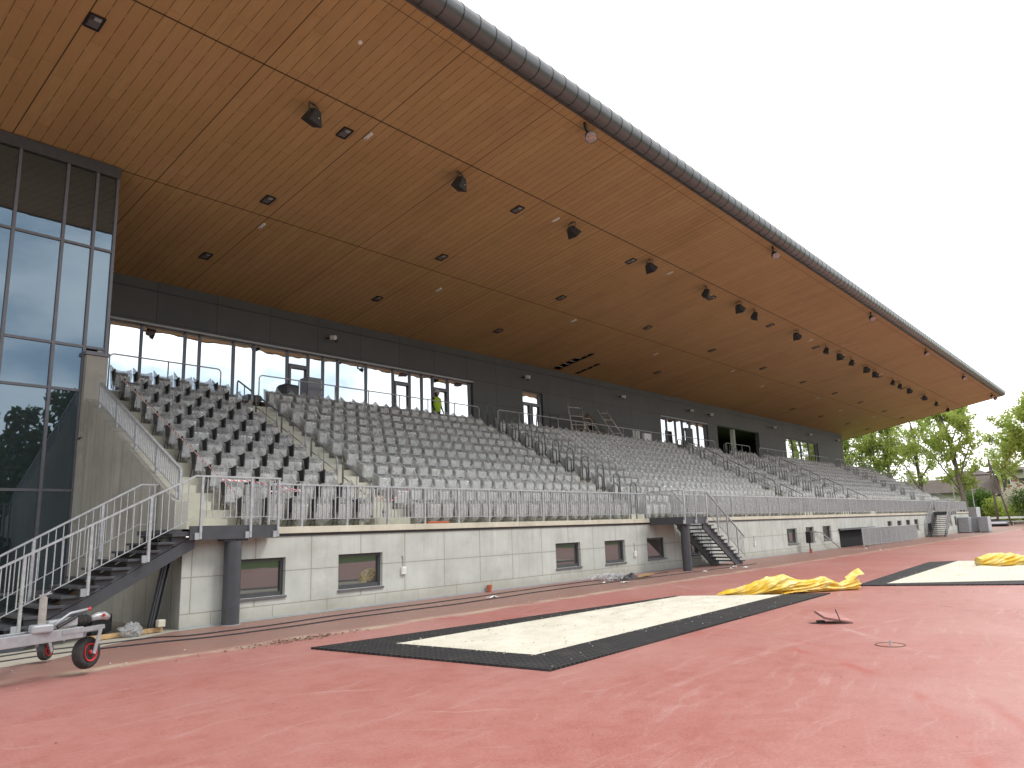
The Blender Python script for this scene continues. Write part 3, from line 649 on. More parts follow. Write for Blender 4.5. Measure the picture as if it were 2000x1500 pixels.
# aisle handrails: rounded segments stepping down the aisle
def aisle_rail(x, h, y1, y0, label, group):
    zf = lambda y: HC + sl * (y - .65) + h
    a, b = (x, y1, zf(y1)), (x, y0, zf(y0)); r = .02
    dr = Vector((0, y0 - y1, zf(y0) - zf(y1))).normalized()
    top = Vector(a); bot = Vector(b)
    p = [(x, y1 + .02, zf(y1) - h - .02), (x, y1 + .02, zf(y1) - .07), tuple(top + dr * .03), tuple(top + dr * .09), tuple(bot - dr * .09), tuple(bot - dr * .03), (x, y0 - .02, zf(y0) - .07), (x, y0 - .02, zf(y0) - h - .12)]
    m_ = Vector((x, (y1 + y0) / 2, zf((y1 + y0) / 2)))
    t = thing('aisle_handrail', (x, y0, zf(y0) - h), label, 'handrail', group)
    ms_ = M['aisle_steel'] if x < 20 else M['rail_steel']; r = .025 if x < 20 else .021
    MB().tube(p, r, 8).build('handrail', ms_, t, smooth=True)
    MB().tube([(x, y1 + .02, zf(y1) - .36), (x, y0 - .02, zf(y0) - .36)], .013, 6).build('middle_rail', ms_, t, smooth=True)
    MB().tube([m_, m_ - Vector((0, 0, h + .05))], .016, 6).build('post', ms_, t, smooth=True)
SEG = [(7.55, 6.72), (6.42, 5.30), (5.02, 3.87), (3.55, 2.44), (2.15, 1.02)]
for x, h, nm in ((11.45, .78, 'first stair aisle from the left'), (40.05, .9, 'third stair aisle'), (51.35, .88, 'fifth stair aisle')):
    for i, (y1, y0) in enumerate(SEG):
        aisle_rail(x, h, y1, y0, '%s sloping tube handrail from the top in the %s' % (nth(i + 1), nm), 'sloping handrails in the aisles')
def hoop(x0, x1, y, zf, h, label, group):
    r = (x1 - x0) / 2; zc = zf + h - r * .7
    p = [(x0, y, zf)] + [(x0 + r - r * math.cos(t * math.pi / 8), y, zc + r * .7 * math.sin(t * math.pi / 8)) for t in range(9)] + [(x1, y, zf)]
    o = MB().tube(p, .022, 8).build('grab_hoop', M['rail_steel'], None, smooth=True); recentre(o, (x0, y, zf)); tag(o, label, 'handrail', group)
for nm, lst in (('second', ((22.53, 22.92, .92, 'low'), (23.04, 23.44, 1.12, 'tall'))), ('third', ((39.08, 39.5, .9, 'single'),)), ('fourth', ((45.15, 45.6, 1.0, 'left'), (46.0, 46.4, .95, 'right'))), ('sixth', ((66.8, 67.2, .9, 'left'), (67.75, 68.15, .95, 'right')))):
    for x0, x1, h, wd in lst:
        for r in range(0, 11):
            hoop(x0, x1, yr(r) + (.05 if wd != 'tall' else .32), fl(r) + (.0 if wd != 'tall' else .185), h, '%s galvanised grab hoop at the %s row of the %s aisle' % (wd, nth(r + 1), nm), 'grab hoops on the aisle steps')

# ------------------------------------------------------------------ seats in plastic bags
def bag_mesh(mb, rg, w=.44, nx=8, ox=0, oy=0, oz=0, peak=.09, h=.52, tall=0.0):
    hw = w / 2
    prof = [(.06, .055, .48), (.02, .13, .66), (.0, .24, .76), (-.010, .36, .79), (-.004, .47, .80), (.014, h, .81), (.065, h + .012, .84), (.13, h + .025, .88), (.19, h + .06, .93), (.235, h + .13 + tall, 1.0), (.265, h + .10 + tall, 1.0), (.285, .42, .95), (.29, .22, .88), (.25, .09, .65)]
    nr = len(prof); P = []; sk = rg.uniform(-.03, .03); pk = (peak * rg.uniform(.2, 1.25), peak * rg.uniform(.2, 1.25)); vd = rg.uniform(.0, .07)
    for j, (py, pz, pw) in enumerate(prof):
        for i in range(nx + 1):
            s = 2 * i / nx - 1
            x = s * hw * pw; z = pz; y = py
            c_ = abs(s) ** 3
            if j in (9, 10): z += (pk[0] if s < 0 else pk[1]) * c_ - .035 * (1 - c_); x += .02 * s * c_
            if j in (7, 8): z += .4 * (pk[0] if s < 0 else pk[1]) * c_ - .012 * (1 - c_)
            if j <= 1: z -= vd * (1 - abs(s)) - .04 * c_; 
            if 2 <= j <= 4: y -= .018 * (1 - s * s)
            a = .013 if 1 < j < 12 else .02
            P.append((ox + x + rg.gauss(0, a * .7) + sk * (pz - .3), oy + y + rg.gauss(0, a * .8), oz + max(.012, z + rg.gauss(0, a * .8))))
    F = []
    for j in range(nr - 1):
        for i in range(nx): a = j * (nx + 1) + i; F.append((a, a + 1, a + nx + 2, a + nx + 1))
    for side in (0, nx):
        col = [j * (nx + 1) + side for j in range(nr)]
        lo, hi = 0, nr - 1
        while hi - lo > 2:
            F.append((col[lo], col[lo + 1], col[hi - 1], col[hi])); lo += 1; hi -= 1
        if hi - lo == 2: F.append((col[lo], col[lo + 1], col[hi]))
    mb.add(P, F)
def pan_mesh(mb, w=.325, ox=0, oy=0, oz=0):
    a = w / 2
    mb.obox((ox, oy + .055, oz + .335), Vector((1, 0, 0)), Vector((0, .985, .17)), Vector((0, -.17, .985)), a, .028, .155)
def shell_mesh(mb, w=.38, ox=0, oy=0, oz=0):
    a = w / 2
    mb.obox((ox, oy + .19, oz + .41), Vector((1, 0, 0)), Vector((0, .98, -.2)), Vector((0, .2, .98)), a, .02, .20)
    mb.obox((ox, oy + .21, oz + .19), Vector((1, 0, 0)), Vector((0, 1, 0)), Vector((0, 0, 1)), a * .5, .05, .07)
def mesh_of(mb, name, mat):
    me = bpy.data.meshes.new(name); me.from_pydata(mb.v, [], mb.f); me.materials.append(mat)
    bm = bmesh.new(); bm.from_mesh(me); bmesh.ops.recalc_face_normals(bm, faces=bm.faces); bm.to_mesh(me); bm.free(); return me
BAGS = []
for k in range(9):
    m_ = MB(); bag_mesh(m_, random.Random(100 + k), .45, peak=.085); BAGS.append(mesh_of(m_, 'plastic_bag', M['bag']))
BIGS = []
for k in range(7):
    m_ = MB(); bag_mesh(m_, random.Random(200 + k), .49, peak=.12, h=.54, tall=.02); BIGS.append(mesh_of(m_, 'plastic_bag', M['bag_shaded']))
m_ = MB(); pan_mesh(m_); PAN = mesh_of(m_, 'seat_pan', M['seatgrey']); m_ = MB(); shell_mesh(m_); SHELL = mesh_of(m_, 'backrest', M['seatback'])
m_ = MB(); pan_mesh(m_, .36); PAN2 = mesh_of(m_, 'seat_pan', M['seatgrey'])
m_ = MB()                                     # folded writing panel between the media seats
m_.prism([(-.016, .10, .30), (-.016, .22, .32), (-.016, .29, .575), (-.016, .08, .63)], (.032, 0, 0))
m_.box(-.018, .018, .26, .345, .565, .592); m_.bar((0, .20, .31), (0, .33, .0), .012, .012); m_.bar((0, .12, .30), (0, .14, .0), .012, .012)
PANEL = mesh_of(m_, 'folding_panel', M['black'])
def put(name, me, parent, loc=(0, 0, 0), rz=0.0, sc=(1, 1, 1)):
    o = bpy.data.objects.new(name, me); C.objects.link(o); o.parent = parent; o.location = loc; o.rotation_euler = (0, 0, rz); o.scale = sc; return o
def seat(x, r, bagset, label, group, media=False, rg=rnd):
    y = yr(r); z = fl(r)
    t = thing('wrapped_seat', (x, y, z), label, 'seat', group)
    put('seat_pan', PAN2 if media else PAN, t); put('backrest', SHELL, t)
    put('plastic_bag', rg.choice(bagset), t, (rg.uniform(-.012, .012), rg.uniform(-.012, .012), 0), rg.uniform(-.05, .05), (rg.choice((-1, 1)) * rg.uniform(.96, 1.04), rg.uniform(.96, 1.04), rg.uniform(.95, 1.06)))
    if media: put('folding_panel', PANEL, t, (-.262, -.19, 0))
for r in range(11):
    for k in range(6):
        seat(8.09 + .581 * k, r, BIGS, 'bagged seat with black side panel, %s from left in %s row of the nearest block' % (nth(k + 1), nth(r + 1)), 'bagged seats with black side panels', True)
GP = 'bagged seats in the main blocks'
for r in range(11):
    for k in range(20):
        seat(12.70 + .4985 * k, r, BAGS, 'plastic-bagged grey seat, %s from left in %s row of the second block' % (nth(k + 1), nth(r + 1)), GP)
REST = []
for r in range(11):
    for k in range(31):
        if k < 7 or (k == 7 and r < 3):
            seat(23.72 + .4985 * k, r, BAGS, 'plastic-bagged grey seat, %s from left in %s row of the third block' % (nth(k + 1), nth(r + 1)), GP)
        else: REST.append((23.72 + .4985 * k, r))
    for x0, cnt in ((40.62, 9), (46.62, 8), (51.95, 30), (68.36, 18)):
        for k in range(cnt): REST.append((x0 + .4985 * k, r))
mbag, mpan = MB(), MB()
for x, r in REST:
    bag_mesh(mbag, rnd, .45, 5 if x < 45 else 3, x, yr(r), fl(r), peak=.085); pan_mesh(mpan, .325, x, yr(r), fl(r)); shell_mesh(mpan, .38, x, yr(r), fl(r))
far = mpan.build('distant_seats', M['seatgrey']); tag(far, 'distant plastic-bagged grey seats in the blocks toward the far end', 'seats', None, 'stuff')
fb = mbag.build('plastic_bags', M['bag'], far); fb['kind'] = 'stuff'

# ------------------------------------------------------------------ barrier tape
def tape(path, label, w=.028):
    mb = MB(); mb.uv = []; P = []; 
    for i in range(len(path) - 1):
        a, b = Vector(path[i]), Vector(path[i + 1]); k = max(2, int((b - a).length / .12))
        for j in range(k + (1 if i == len(path) - 2 else 0)):
            s = j / k; p = a.lerp(b, s); p.z -= .05 * (a - b).length * s * (1 - s); P.append(p)
    L_ = 0
    for i, p in enumerate(P):
        if i: L_ += (p - P[i - 1]).length
        tw = .5 * math.sin(L_ * 5); u = Vector((0, math.sin(tw), math.cos(tw))) * w / 2
        mb.v += [tuple(p - u), tuple(p + u)]; mb.uv += [(L_, 0), (L_, 1)]
        if i: mb.f.append((2 * i - 2, 2 * i, 2 * i + 1, 2 * i - 1))
    o = mb.build('barrier_tape', M['tape']); o.modifiers.new('thick', 'SOLIDIFY').thickness = .002
    tag(o, label, 'barrier tape', 'red and white barrier tapes'); return o
xt = 7.80
tape([(xt, yr(10) + .0, fl(10) + .62)] + [(xt - .02, yr(r) + .02, fl(r) + .67) for r in range(9, 0, -1)] + [(xt, yr(0) + .05, fl(0) + .66), (xt + .05, yr(0), fl(0) + .35)], 'red and white tape running down the left edge of the nearest seating block')
tape([(xt, yr(1), fl(1) + .64), (xt + .6, yr(1) - .1, fl(1) + .62), (xt + 1.3, .35, 2.5), (8.1, -.02, 2.45)], 'red and white tape stretched level behind the near landing railing')
tape([(11.45, .95, 2.45), (11.7, .6, 2.3), (12.2, .55, 2.62), (12.5, .7, 2.66)], 'short red and white tape across the foot of the first stair aisle')

# ------------------------------------------------------------------ soffit fittings
nrm = Vector((0, -SL, 1)).normalized(); dwn = -nrm; ay_ = Vector((0, 1, SL)).normalized(); ax_ = Vector((1, 0, 0))
FL = [(4.61, 1.1), (10.55, 1.03), (17.26, .95), (24.05, .93), (30.92, .93), (37.78, .96), (44.88, 1.05), (51.85, 1.07), (58.3, 1.1), (65.2, 1.2), (72.0, 1.25), (78.2, 1.35),
      (10.54, 4.6), (17.27, 4.5), (24.13, 4.46), (31.09, 4.45), (38.1, 4.5), (45.25, 4.53), (52.2, 4.53), (59.0, 4.58), (65.6, 4.63), (72.9, 4.7), (79.4, 4.8),
      (10.58, 8.24), (17.31, 8.11), (24.2, 8.13), (38.2, 8.1), (59.8, 8.2), (66.4, 8.2), (73.7, 8.24), (80.2, 8.3)]
def flood(x, y, label):
    p = Vector(sp3(x, y)); t = thing('recessed_floodlight', p, label, 'ceiling light', 'square floodlights recessed in the soffit')
    a, b = .135, .19; m_ = MB()
    for sx, sy, hx, hy in ((-1, 0, .012, b), (1, 0, .012, b), (0, -1, a, .012), (0, 1, a, .012)):
        m_.obox(p + ax_ * sx * a + ay_ * sy * b + dwn * .012, ax_, ay_, nrm, hx, hy, .022)
    m_.build('frame', M['black'], t)
    MB().obox(p + dwn * .004, ax_, ay_, nrm, a - .012, b - .012, .006).build('housing', M['dark_frame'], t)
    MB().obox(p + dwn * .014 - ay_ * .09 + ax_ * .03, ax_, ay_, nrm, .065, .05, .006).build('lamp_glass', M['off_grey'], t)
    MB().obox(p + dwn * .014 + ay_ * .06, ax_, ay_, nrm, .10, .085, .006).build('reflector', M['mid_frame'], t)
rows = {0: 'front', 1: 'middle', 2: 'rear'}
cnt = {}
for x, y in FL:
    rw = 0 if y < 2.5 else (1 if y < 6.5 else 2); cnt[rw] = cnt.get(rw, 0) + 1
    flood(x, y, 'square recessed soffit floodlight, %s from the left in the %s row' % (nth(cnt[rw]), rows[rw]))
EM = [(11.11, .77), (18.88, .64), (26.54, .62), (43.0, .71), (48.8, .73), (57.6, .84), (11.1, 5.85), (18.9, 6.4), (26.7, 5.72), (35.1, 6.37), (43.4, 5.74), (49.5, 6.4), (58.7, 5.8), (66.3, 6.5), (74.3, 6.0)]
cnt = {}
for x, y in EM:
    rw = 0 if y < 2.5 else 1; cnt[rw] = cnt.get(rw, 0) + 1; p = Vector(sp3(x, y))
    t = thing('emergency_light', p, 'small white oblong soffit light, %s from left in the %s line' % (nth(cnt[rw]), ('front', 'rear')[rw]), 'ceiling light', 'small white lights on the soffit')
    MB().obox(p + dwn * .025, ax_, ay_, nrm, .045, .15, .024).build('light_body', M['white'], t, bevel=.012)
    MB().obox(p + dwn * .052 + ay_ * .1, ax_, ay_, nrm, .02, .02, .004).build('indicator', M['lens'], t)
p = Vector(sp3(9.01, -1.6)); o = MB().lathe(p, dwn, [(0, .05), (.03, .05), (.045, .03)], 14).build('ceiling_sensor', M['white']); recentre(o, p); tag(o, 'tiny white round sensor alone on the soffit near the roof edge', 'sensor')
# loudspeakers
SPK = [(9.33, .60, 0), (14.28, .58, 0), (19.56, .46, 1), (24.66, .45, 1), (29.42, .43, 0), (32.76, .43, 1), (34.59, .44, 0), (40.24, .5, 1), (45.2, .55, 0), (47.6, .55, 1), (50.1, .58, 0), (53.3, .62, 1), (55.5, .67, 1), (60.2, .69, 0), (62.3, .72, 0), (65.2, .76, 1), (70.3, .78, 1), (75.0, .84, 0), (80.2, .95, 0)]
def speaker(x, y, kind, label):
    p = Vector(sp3(x, y)); t = thing('ceiling_loudspeaker', p, label, 'loudspeaker', 'black loudspeakers hung under the soffit')
    fwd = Vector((-.12, .30, -1)).normalized() if kind == 0 else Vector((.62, -.10, -.62)).normalized()
    fx = (Vector((1, .25, 0)) if kind == 0 else Vector((.25, 1, 0))); fx = (fx - fwd * fx.dot(fwd)).normalized(); upv = fx.cross(fwd).normalized()
    c = p + Vector((0, 0, -.33)); W1 = .21; m_ = MB(); loops = []
    for dd, hw, hh in ((-.17, .09, .09), (-.15, .105, .10), (.0, .16, .13), (.15, .22, .155), (.175, .22, .155)):
        loops.append([c + fwd * dd + fx * hw * a + upv * hh * b for a, b in ((-1, -.9), (-.9, -1), (.9, -1), (1, -.9), (1, .9), (.9, 1), (-.9, 1), (-1, .9))])
    k = 8; V_ = [q for l in loops for q in l]; F_ = [tuple(range(k)), tuple(range(4 * k, 5 * k))]
    for i in range(4): F_ += [(i * k + j, i * k + (j + 1) % k, (i + 1) * k + (j + 1) % k, (i + 1) * k + j) for j in range(k)]
    m_.add(V_, F_); cab = m_.build('cabinet', M['speaker'], t)
    MB().obox(c + fwd * .178, fx, upv, fwd, W1 * .9, .135, .004).build('grille', M['black'], t)
    MB().obox(c + upv * -.138 + fwd * .02 + fx * .05, fx, fwd, upv, .012, .012, .008).build('badge', M['white'], t)
    b_ = MB(); b_.bar(c + fx * (W1 * .75) - fwd * .02, c + fx * (W1 * .75) + Vector((0, 0, .3)), .03, .012); b_.bar(c - fx * (W1 * .75) - fwd * .02, c - fx * (W1 * .75) + Vector((0, 0, .3)), .03, .012); b_.bar(c + fx * (W1 * .75) + Vector((0, 0, .3)), c - fx * (W1 * .75) + Vector((0, 0, .3)), .03, .012)
    b_.bar(c + Vector((0, 0, .3)), (c.x, c.y, p.z + .0), .05, .05); b_.build('bracket', M['dark_frame'], t)
M['speaker'] = simple('speaker_cabinet', (0.035, 0.036, 0.038), 0.55, 0, 0.12, 12)
for i, (x, y, k) in enumerate(SPK): speaker(x, y, k, 'black wedge loudspeaker hung below the soffit, %s from the left' % nth(i + 1))
# round floodlights under the front edge
RF = [(2.6, -3.02), (15.55, -3.02), (28.55, -3.02), (42.0, -2.98), (54.4, -2.95), (66.9, -2.9), (80.0, -2.85), (81.6, -2.85)]
for i, (x, y) in enumerate(RF):
    p = Vector(sp3(x, y)); lab = 'round silver floodlight under the rounded roof edge, %s from the left' % nth(i + 1)
    t = thing('edge_floodlight', p, lab, 'floodlight', 'round floodlights under the roof edge')
    aim = Vector((-.35, -.55, -.75)).normalized(); c = p + Vector((.28, .06, -.30)); 
    MB().lathe(c, aim, [(-.22, .045), (-.19, .085), (-.06, .145), (.03, .168), (.05, .176), (.07, .176)], 22).build('housing', M['dark_frame'], t, smooth=False)
    MB().lathe(c, aim, [(.068, .162), (.074, .16), (.082, .13)], 22).build('lens', M['lens'], t)
    MB().lathe(c, aim, [(.083, .07), (.088, .06)], 14).build('reflector', M['lampwarm'], t)
    b_ = MB(); b_.bar(p + Vector((0, .04, 0)), p + Vector((0.02, .03, -.20)), .07, .05); b_.bar(p + Vector((0.02, .03, -.19)), c - aim * .1, .05, .05); b_.build('bracket', M['black'], t)
# small wall lamps on the dark facade
for i, x in enumerate((16.78, 28.68, 37.68, 46.3, 49.27, 60.8, 69.2, 76.95)):
    t = thing('wall_lamp', (x, YB, 9.16), 'small pale cylindrical spotlight on the dark facade, %s from the left' % nth(i + 1), 'wall lamp', 'small spotlights on the dark facade')
    MB().lathe((x - .05, YB - .005, 9.16), (.25, -1, -.05), [(0, .035), (.2, .035)], 12).build('arm', M['black'], t)
    MB().lathe((x + .0, YB - .2, 9.15), (.35, -1, -.15), [(0, .07), (.02, .095), (.22, .095), (.23, .07)], 16).build('lamp_head', M['paper'], t)
    MB().box(x + .36, x + .44, YB - .05, YB - .003, 9.05, 9.2).build('junction_box', M['black'], t)

# ------------------------------------------------------------------ near steel staircase
def stair_flight(t, xt, zt, dx, dz, nst, y0, y1, dirx, mat):
    """treads carried on triangular brackets over two inset stringers"""
    sg = dirx; ins = .10; sl_ = dz / dx
    for k in range(nst):
        x = xt + sg * dx * k; z = zt - dz * k; xa, xb = sorted((x - sg * .02, x + sg * (dx + .045)))
        MB().box(xa, xb, y0, y1, z - .042, z).build('tread', mat, t, bevel=.004)
    xe = xt + sg * dx * nst; ze = zt - dz * nst
    for y in (y0 + ins, y1 - ins):
        drop = .115; h = .225; ln = lambda x: zt - abs(x - xt) * sl_ - drop
        x0 = xt - sg * .16; xz = xt + sg * ((zt - drop) / sl_); xq = xt + sg * ((zt - drop - h) / sl_)
        MB().prism([(x0, y - .025, zt - drop + .16 * sl_), (x0, y - .025, zt - drop - h + .16 * sl_), (xq, y - .025, 0.0), (xz, y - .025, 0.0)], (0, .05, 0)).build('stringer', mat, t)
    for y in (y0 + ins, y1 - ins):
        cl = MB()
        for k in range(nst):
            x = xt + sg * dx * k; z = zt - dz * k - .043
            cl.prism([(x + sg * .01, y - .022, z), (x + sg * (dx + .01), y - .022, z), (x + sg * (dx + .01), y - .022, z - dz - .05), (x + sg * .01, y - .022, z - .07)], (0, .044, 0))
        cl.build('tread_brackets', mat, t)
def stair_rail(t, pts, low, y, posts, foot, pitch=.112):
    """pts: list of (x,z) along the top; low: vertical drop of bottom rail; foot(x): base height"""
    m_ = MB(); l_ = MB(); b_ = MB()
    for (xa, za), (xb, zb) in zip(pts, pts[1:]):
        m_.bar((xa, y, za), (xb, y, zb), .05, .03); l_.bar((xa, y, za - low), (xb, y, zb - low), .024, .012)
        k = max(1, int(abs(xb - xa) / pitch))
        for i in range(1, k):
            s = i / k; x = xa + (xb - xa) * s; z = za + (zb - za) * s; b_.bar((x, y, z - low), (x, y, z - .012), .014, .014)
    m_.build('handrail', M['steel'], t); l_.build('bottom_rail', M['steel'], t); b_.build('bar_infill', M['steel'], t)
    for x in posts:
        for (xa, za), (xb, zb) in zip(pts, pts[1:]):
            if min(xa, xb) - 1e-3 <= x <= max(xa, xb) + 1e-3:
                z = za + (zb - za) * (x - xa) / (xb - xa); zf = foot(x)
                MB().bar((x, y, zf), (x, y, z - .012), .042, .042).build('post', M['steel'], t)
                MB().box(x - .10, x - .02, y - .012, y + .025, zf - .01, zf + .11).build('post_shoe', M['off_grey'], t); break
s1 = thing('steel_staircase', (3.6, -.3, 0), 'near anthracite steel staircase with galvanised railings rising to the left end of the stand', 'staircase', 'steel staircases to the stand')
stair_flight(s1, 6.345, 1.655, .2405, .129, 13, -.30, 1.02, -1, M['dark_steel'])
MB().box(6.35, 8.11, -.345, -.305, 1.545, 1.79).build('landing_beam', M['dark_steel'], s1)
MB().box(6.22, 8.11, -.303, -.06, 1.70, 1.738).build('landing_deck', M['dark_steel'], s1)
MB().box(6.0, 6.38, -.303, 1.0, 1.66, 1.738).build('landing_edge', M['dark_steel'], s1)
MB().box(8.07, 8.112, -.300, -.06, 1.545, 1.695).build('landing_end_plate', M['dark_steel'], s1)
MB().lathe((7.26, -.19, 0), (0, 0, 1), [(0, .155), (1.5, .155)], 26).build('column', M['dark_steel'], s1, smooth=False)
MB().box(7.02, 7.5, -.30, -.065, 1.502, 1.54).build('column_head', M['dark_steel'], s1)
MB().lathe((7.26, -.19, 0), (0, 0, 1), [(0, .185), (.012, .185)], 26).build('column_base', M['off_grey'], s1)
stair_rail(s1, [(3.3, 1.13), (6.40, 2.675), (8.11, 2.675)], .735, -.365, [3.82, 4.73, 5.64, 6.53, 7.5, 8.08], lambda x: 1.56 if x > 6.4 else 1.60 - (6.4 - x) * .515)
stair_rail(s1, [(3.3, 1.07), (6.05, 2.60), (6.36, 2.60)], .735, 1.06, [3.3, 4.35, 5.4, 6.3], lambda x: 1.58 - (6.4 - x) * .515)
m_ = MB(); m_.bar((8.11, -.36, 2.675), (8.11, 0, 2.675), .05, .03); 
for i in range(1, 4): m_.bar((8.11, -.36 + .09 * i, 1.94), (8.11, -.36 + .09 * i, 2.66), .014, .014)
m_.build('return_rail', M['steel'], s1)
# open gate leaf standing inside the landing
gt2 = thing('railing_gate', (7.62, .25, HC), 'narrow galvanised bar gate standing open beside the near landing', 'gate')
MB().bar((7.62, .02, 2.56), (8.08, .30, 2.56), .04, .03).build('top_bar', M['steel'], gt2); MB().bar((7.62, .02, 1.92), (8.08, .30, 1.92), .03, .02).build('bottom_bar', M['steel'], gt2)
for s in (0.0, 1.0): MB().bar((7.62 + .46 * s, .02 + .28 * s, HC), (7.62 + .46 * s, .02 + .28 * s, 2.545), .04, .04).build('post', M['steel'], gt2)
m_ = MB()
for i in range(1, 7): s = i / 7; m_.bar((7.62 + .46 * s, .02 + .28 * s, 1.93), (7.62 + .46 * s, .02 + .28 * s, 2.545), .018, .018)
m_.build('bar_infill', M['steel'], gt2)

# ------------------------------------------------------------------ second and third staircases
def side_stair(xl0, xl1, dirx, label, n_=12, col=True):
    t = thing('steel_staircase', (xl0, -1.3, 0), label, 'staircase', 'steel staircases to the stand')
    ya, yb = -1.33, -.16; zl = HC + .0
    xs = xl1 if dirx > 0 else xl0
    MB().box(xl0, xl1, ya + .045, -.06, zl - .05, zl - .006).build('landing_deck', M['dark_steel'], t)
    MB().box(xl0, xl1, ya, ya + .04, zl - .22, zl + .02).build('landing_beam', M['dark_steel'], t)
    for x in (xl0 - .002, xl1 - .038): MB().box(x, x + .04, ya + .042, -.055, zl - .22, zl + .018).build('landing_side_beam', M['dark_steel'], t)
    cx_ = xl0 + .42 if dirx > 0 else xl1 - .42
    if col: MB().lathe((cx_, ya + .2, 0), (0, 0, 1), [(0, .15), (1.5, .15)], 24).build('column', M['dark_steel'], t)
    if col: MB().box(cx_ - .2, cx_ + .2, ya + .045, ya + .4, 1.50, 1.522).build('column_head', M['dark_steel'], t)
    stair_flight(t, xs, zl - .13, .232, .1335, n_, ya + .02, yb, dirx, M['dark_steel'])
    xe = xs + dirx * (.232 * n_ + .05); xo = xl0 if dirx > 0 else xl1
    ft = lambda x: 1.55 if (x - xs) * dirx < 0 else max(.05, 1.55 - abs(x - xs) * .565)
    for y in (ya - .03, yb + .05):
        seq = [(xo, 2.63), (xs, 2.63), (xe, 2.63 - abs(xe - xs) * .575)]
        if y > -.5: seq = [(xs, 2.63), (xe, 2.63 - abs(xe - xs) * .575)]
        po = [xo + dirx * .05, (xo + xs) / 2, xs - dirx * .05, xs + dirx * .75, xs + dirx * 1.5, xs + dirx * 2.25] if y < -.5 else [xs + dirx * .1, xs + dirx * 1.0, xs + dirx * 1.9, xs + dirx * 2.6]
        stair_rail(t, seq, .735, y, po, ft, .105)
    m_ = MB(); m_.bar((xo, ya, 2.63), (xo, -.03, 2.63), .05, .03); m_.bar((xo, ya, 1.9), (xo, -.03, 1.9), .024, .012)
    for i in range(1, 13): y = ya + (abs(ya) - .03) * i / 13; m_.bar((xo, y, 1.9), (xo, y, 2.62), .014, .014)
    m_.build('side_rail', M['steel'], t)
    return t
side_stair(22.5, 24.2, 1, 'middle anthracite steel staircase descending right from the coping, beside low windows')
side_stair(63.5, 65.0, -1, 'farthest steel staircase facing the camera near the right end of the stand', 12, False)

# ------------------------------------------------------------------ sunken entrance and its railing
railing('ramp_railing', (42.6, -1.0), (54.2, -1.0), (.98, .98), (.10, .10), 0, 0, .09, 'low galvanised bar railing standing on the track around the sunken entrance', every=12, cat='railing')
MB().box(41.9, 48.2, -.12, -.002, .90, 1.0).build('entrance_lintel', M['dark_frame'], gs)
t = thing('sloping_handrail', (38.7, -.12, 0), 'short sloping tube handrail fixed to the wall left of the sunken entrance', 'handrail')
MB().tube([(38.3, -.02, .93), (38.3, -.12, .93), (38.75, -.14, .92), (40.9, -.3, .05)], .028, 8).build('tube', M['steel'], t, smooth=True)
MB().tube([(38.75, -.14, .9), (38.75, -.005, .88)], .015, 6).build('wall_bracket', M['steel'], t)
# waste bins on short posts
for x, y, lab in ((36.3, -.45, 'black waste bin on an orange stub below the far windows'), (60.9, -.35, 'black waste bin left of the farthest steel staircase')):
    t = thing('waste_bin', (x, y, 0), lab, 'bin', 'black waste bins by the wall')
    MB().prism([(x - .19, y - .13, .95), (x + .19, y - .13, .95), (x + .16, y - .11, .45), (x - .16, y - .11, .45)], (0, .24, 0)).build('bin_body', M['black'], t, bevel=.015)
    MB().box(x - .2, x + .2, y - .14, y + .12, .95, .98).build('rim', M['dark_frame'], t)
    MB().lathe((x - .05, y, 0), (0, 0, 1), [(0, .03), (.45, .03)], 10).build('post', M['dark_frame'], t)
# wall sockets
for x, z, lab in ((11.55, .70, 'white socket box on the concrete wall between near windows'), (21.5, .62, 'white socket box on the wall left of the middle staircase'), (31.0, .60, 'white socket box on the wall right of the middle staircase')):
    t = thing('socket_box', (x, 0, z), lab, 'socket box', 'white socket boxes on the concrete wall'); MB().box(x - .065, x + .065, -.06, -.002, z - .085, z + .085).build('box', M['white'], t, bevel=.01); MB().box(x - .05, x + .05, -.066, -.061, z - .01, z + .06).build('cover_flap', M['paper'], t)
    MB().tube([(x, -.012, z + .085), (x, -.012, z + .3), (x - .03, -.004, z + .33)], .012, 6).build('conduit', M['off_grey'], t)
# orange pipe stubs
for x, y, lab in ((14.35, -.10, 'orange pipe stub standing at the foot of the near concrete wall'), (36.15, -.5, 'orange pipe stub at the foot of the far bin post')):
    t = thing('pipe_stub', (x, y, 0), lab, 'pipe', 'orange pipe stubs'); MB().lathe((x, y, 0), (0, 0, 1), [(0, .055), (.09, .055), (.095, .068), (.17, .068), (.172, .05)], 16).build('pipe', M['orange'], t)
    MB().lathe((x, y, 0), (0, 0, 1), [(.171, .05), (.173, .045)], 12).build('opening', M['black'], t)
o = MB().box(12.35, 13.05, -.02, .1, HC + .002, HC + .055).build('orange_block', M['orange'], None, bevel=.01); recentre(o, (12.7, .04, HC)); tag(o, 'flat orange piece lying on the coping behind the front railing', 'building block')
# water bottle on the lower step
t = thing('water_bottle', (11.45, .55, HC), 'clear water bottle standing on the lowest step of the first aisle', 'bottle')
MB().lathe((11.45, .55, HC + .19), (0, 0, 1), [(0, .03), (.02, .04), (.16, .04), (.2, .016), (.22, .016)], 14).build('bottle', M['film'], t); MB().lathe((11.45, .55, HC + .19), (0, 0, 1), [(.08, .0412), (.13, .0412)], 14).build('label_band', M['blue'], t)

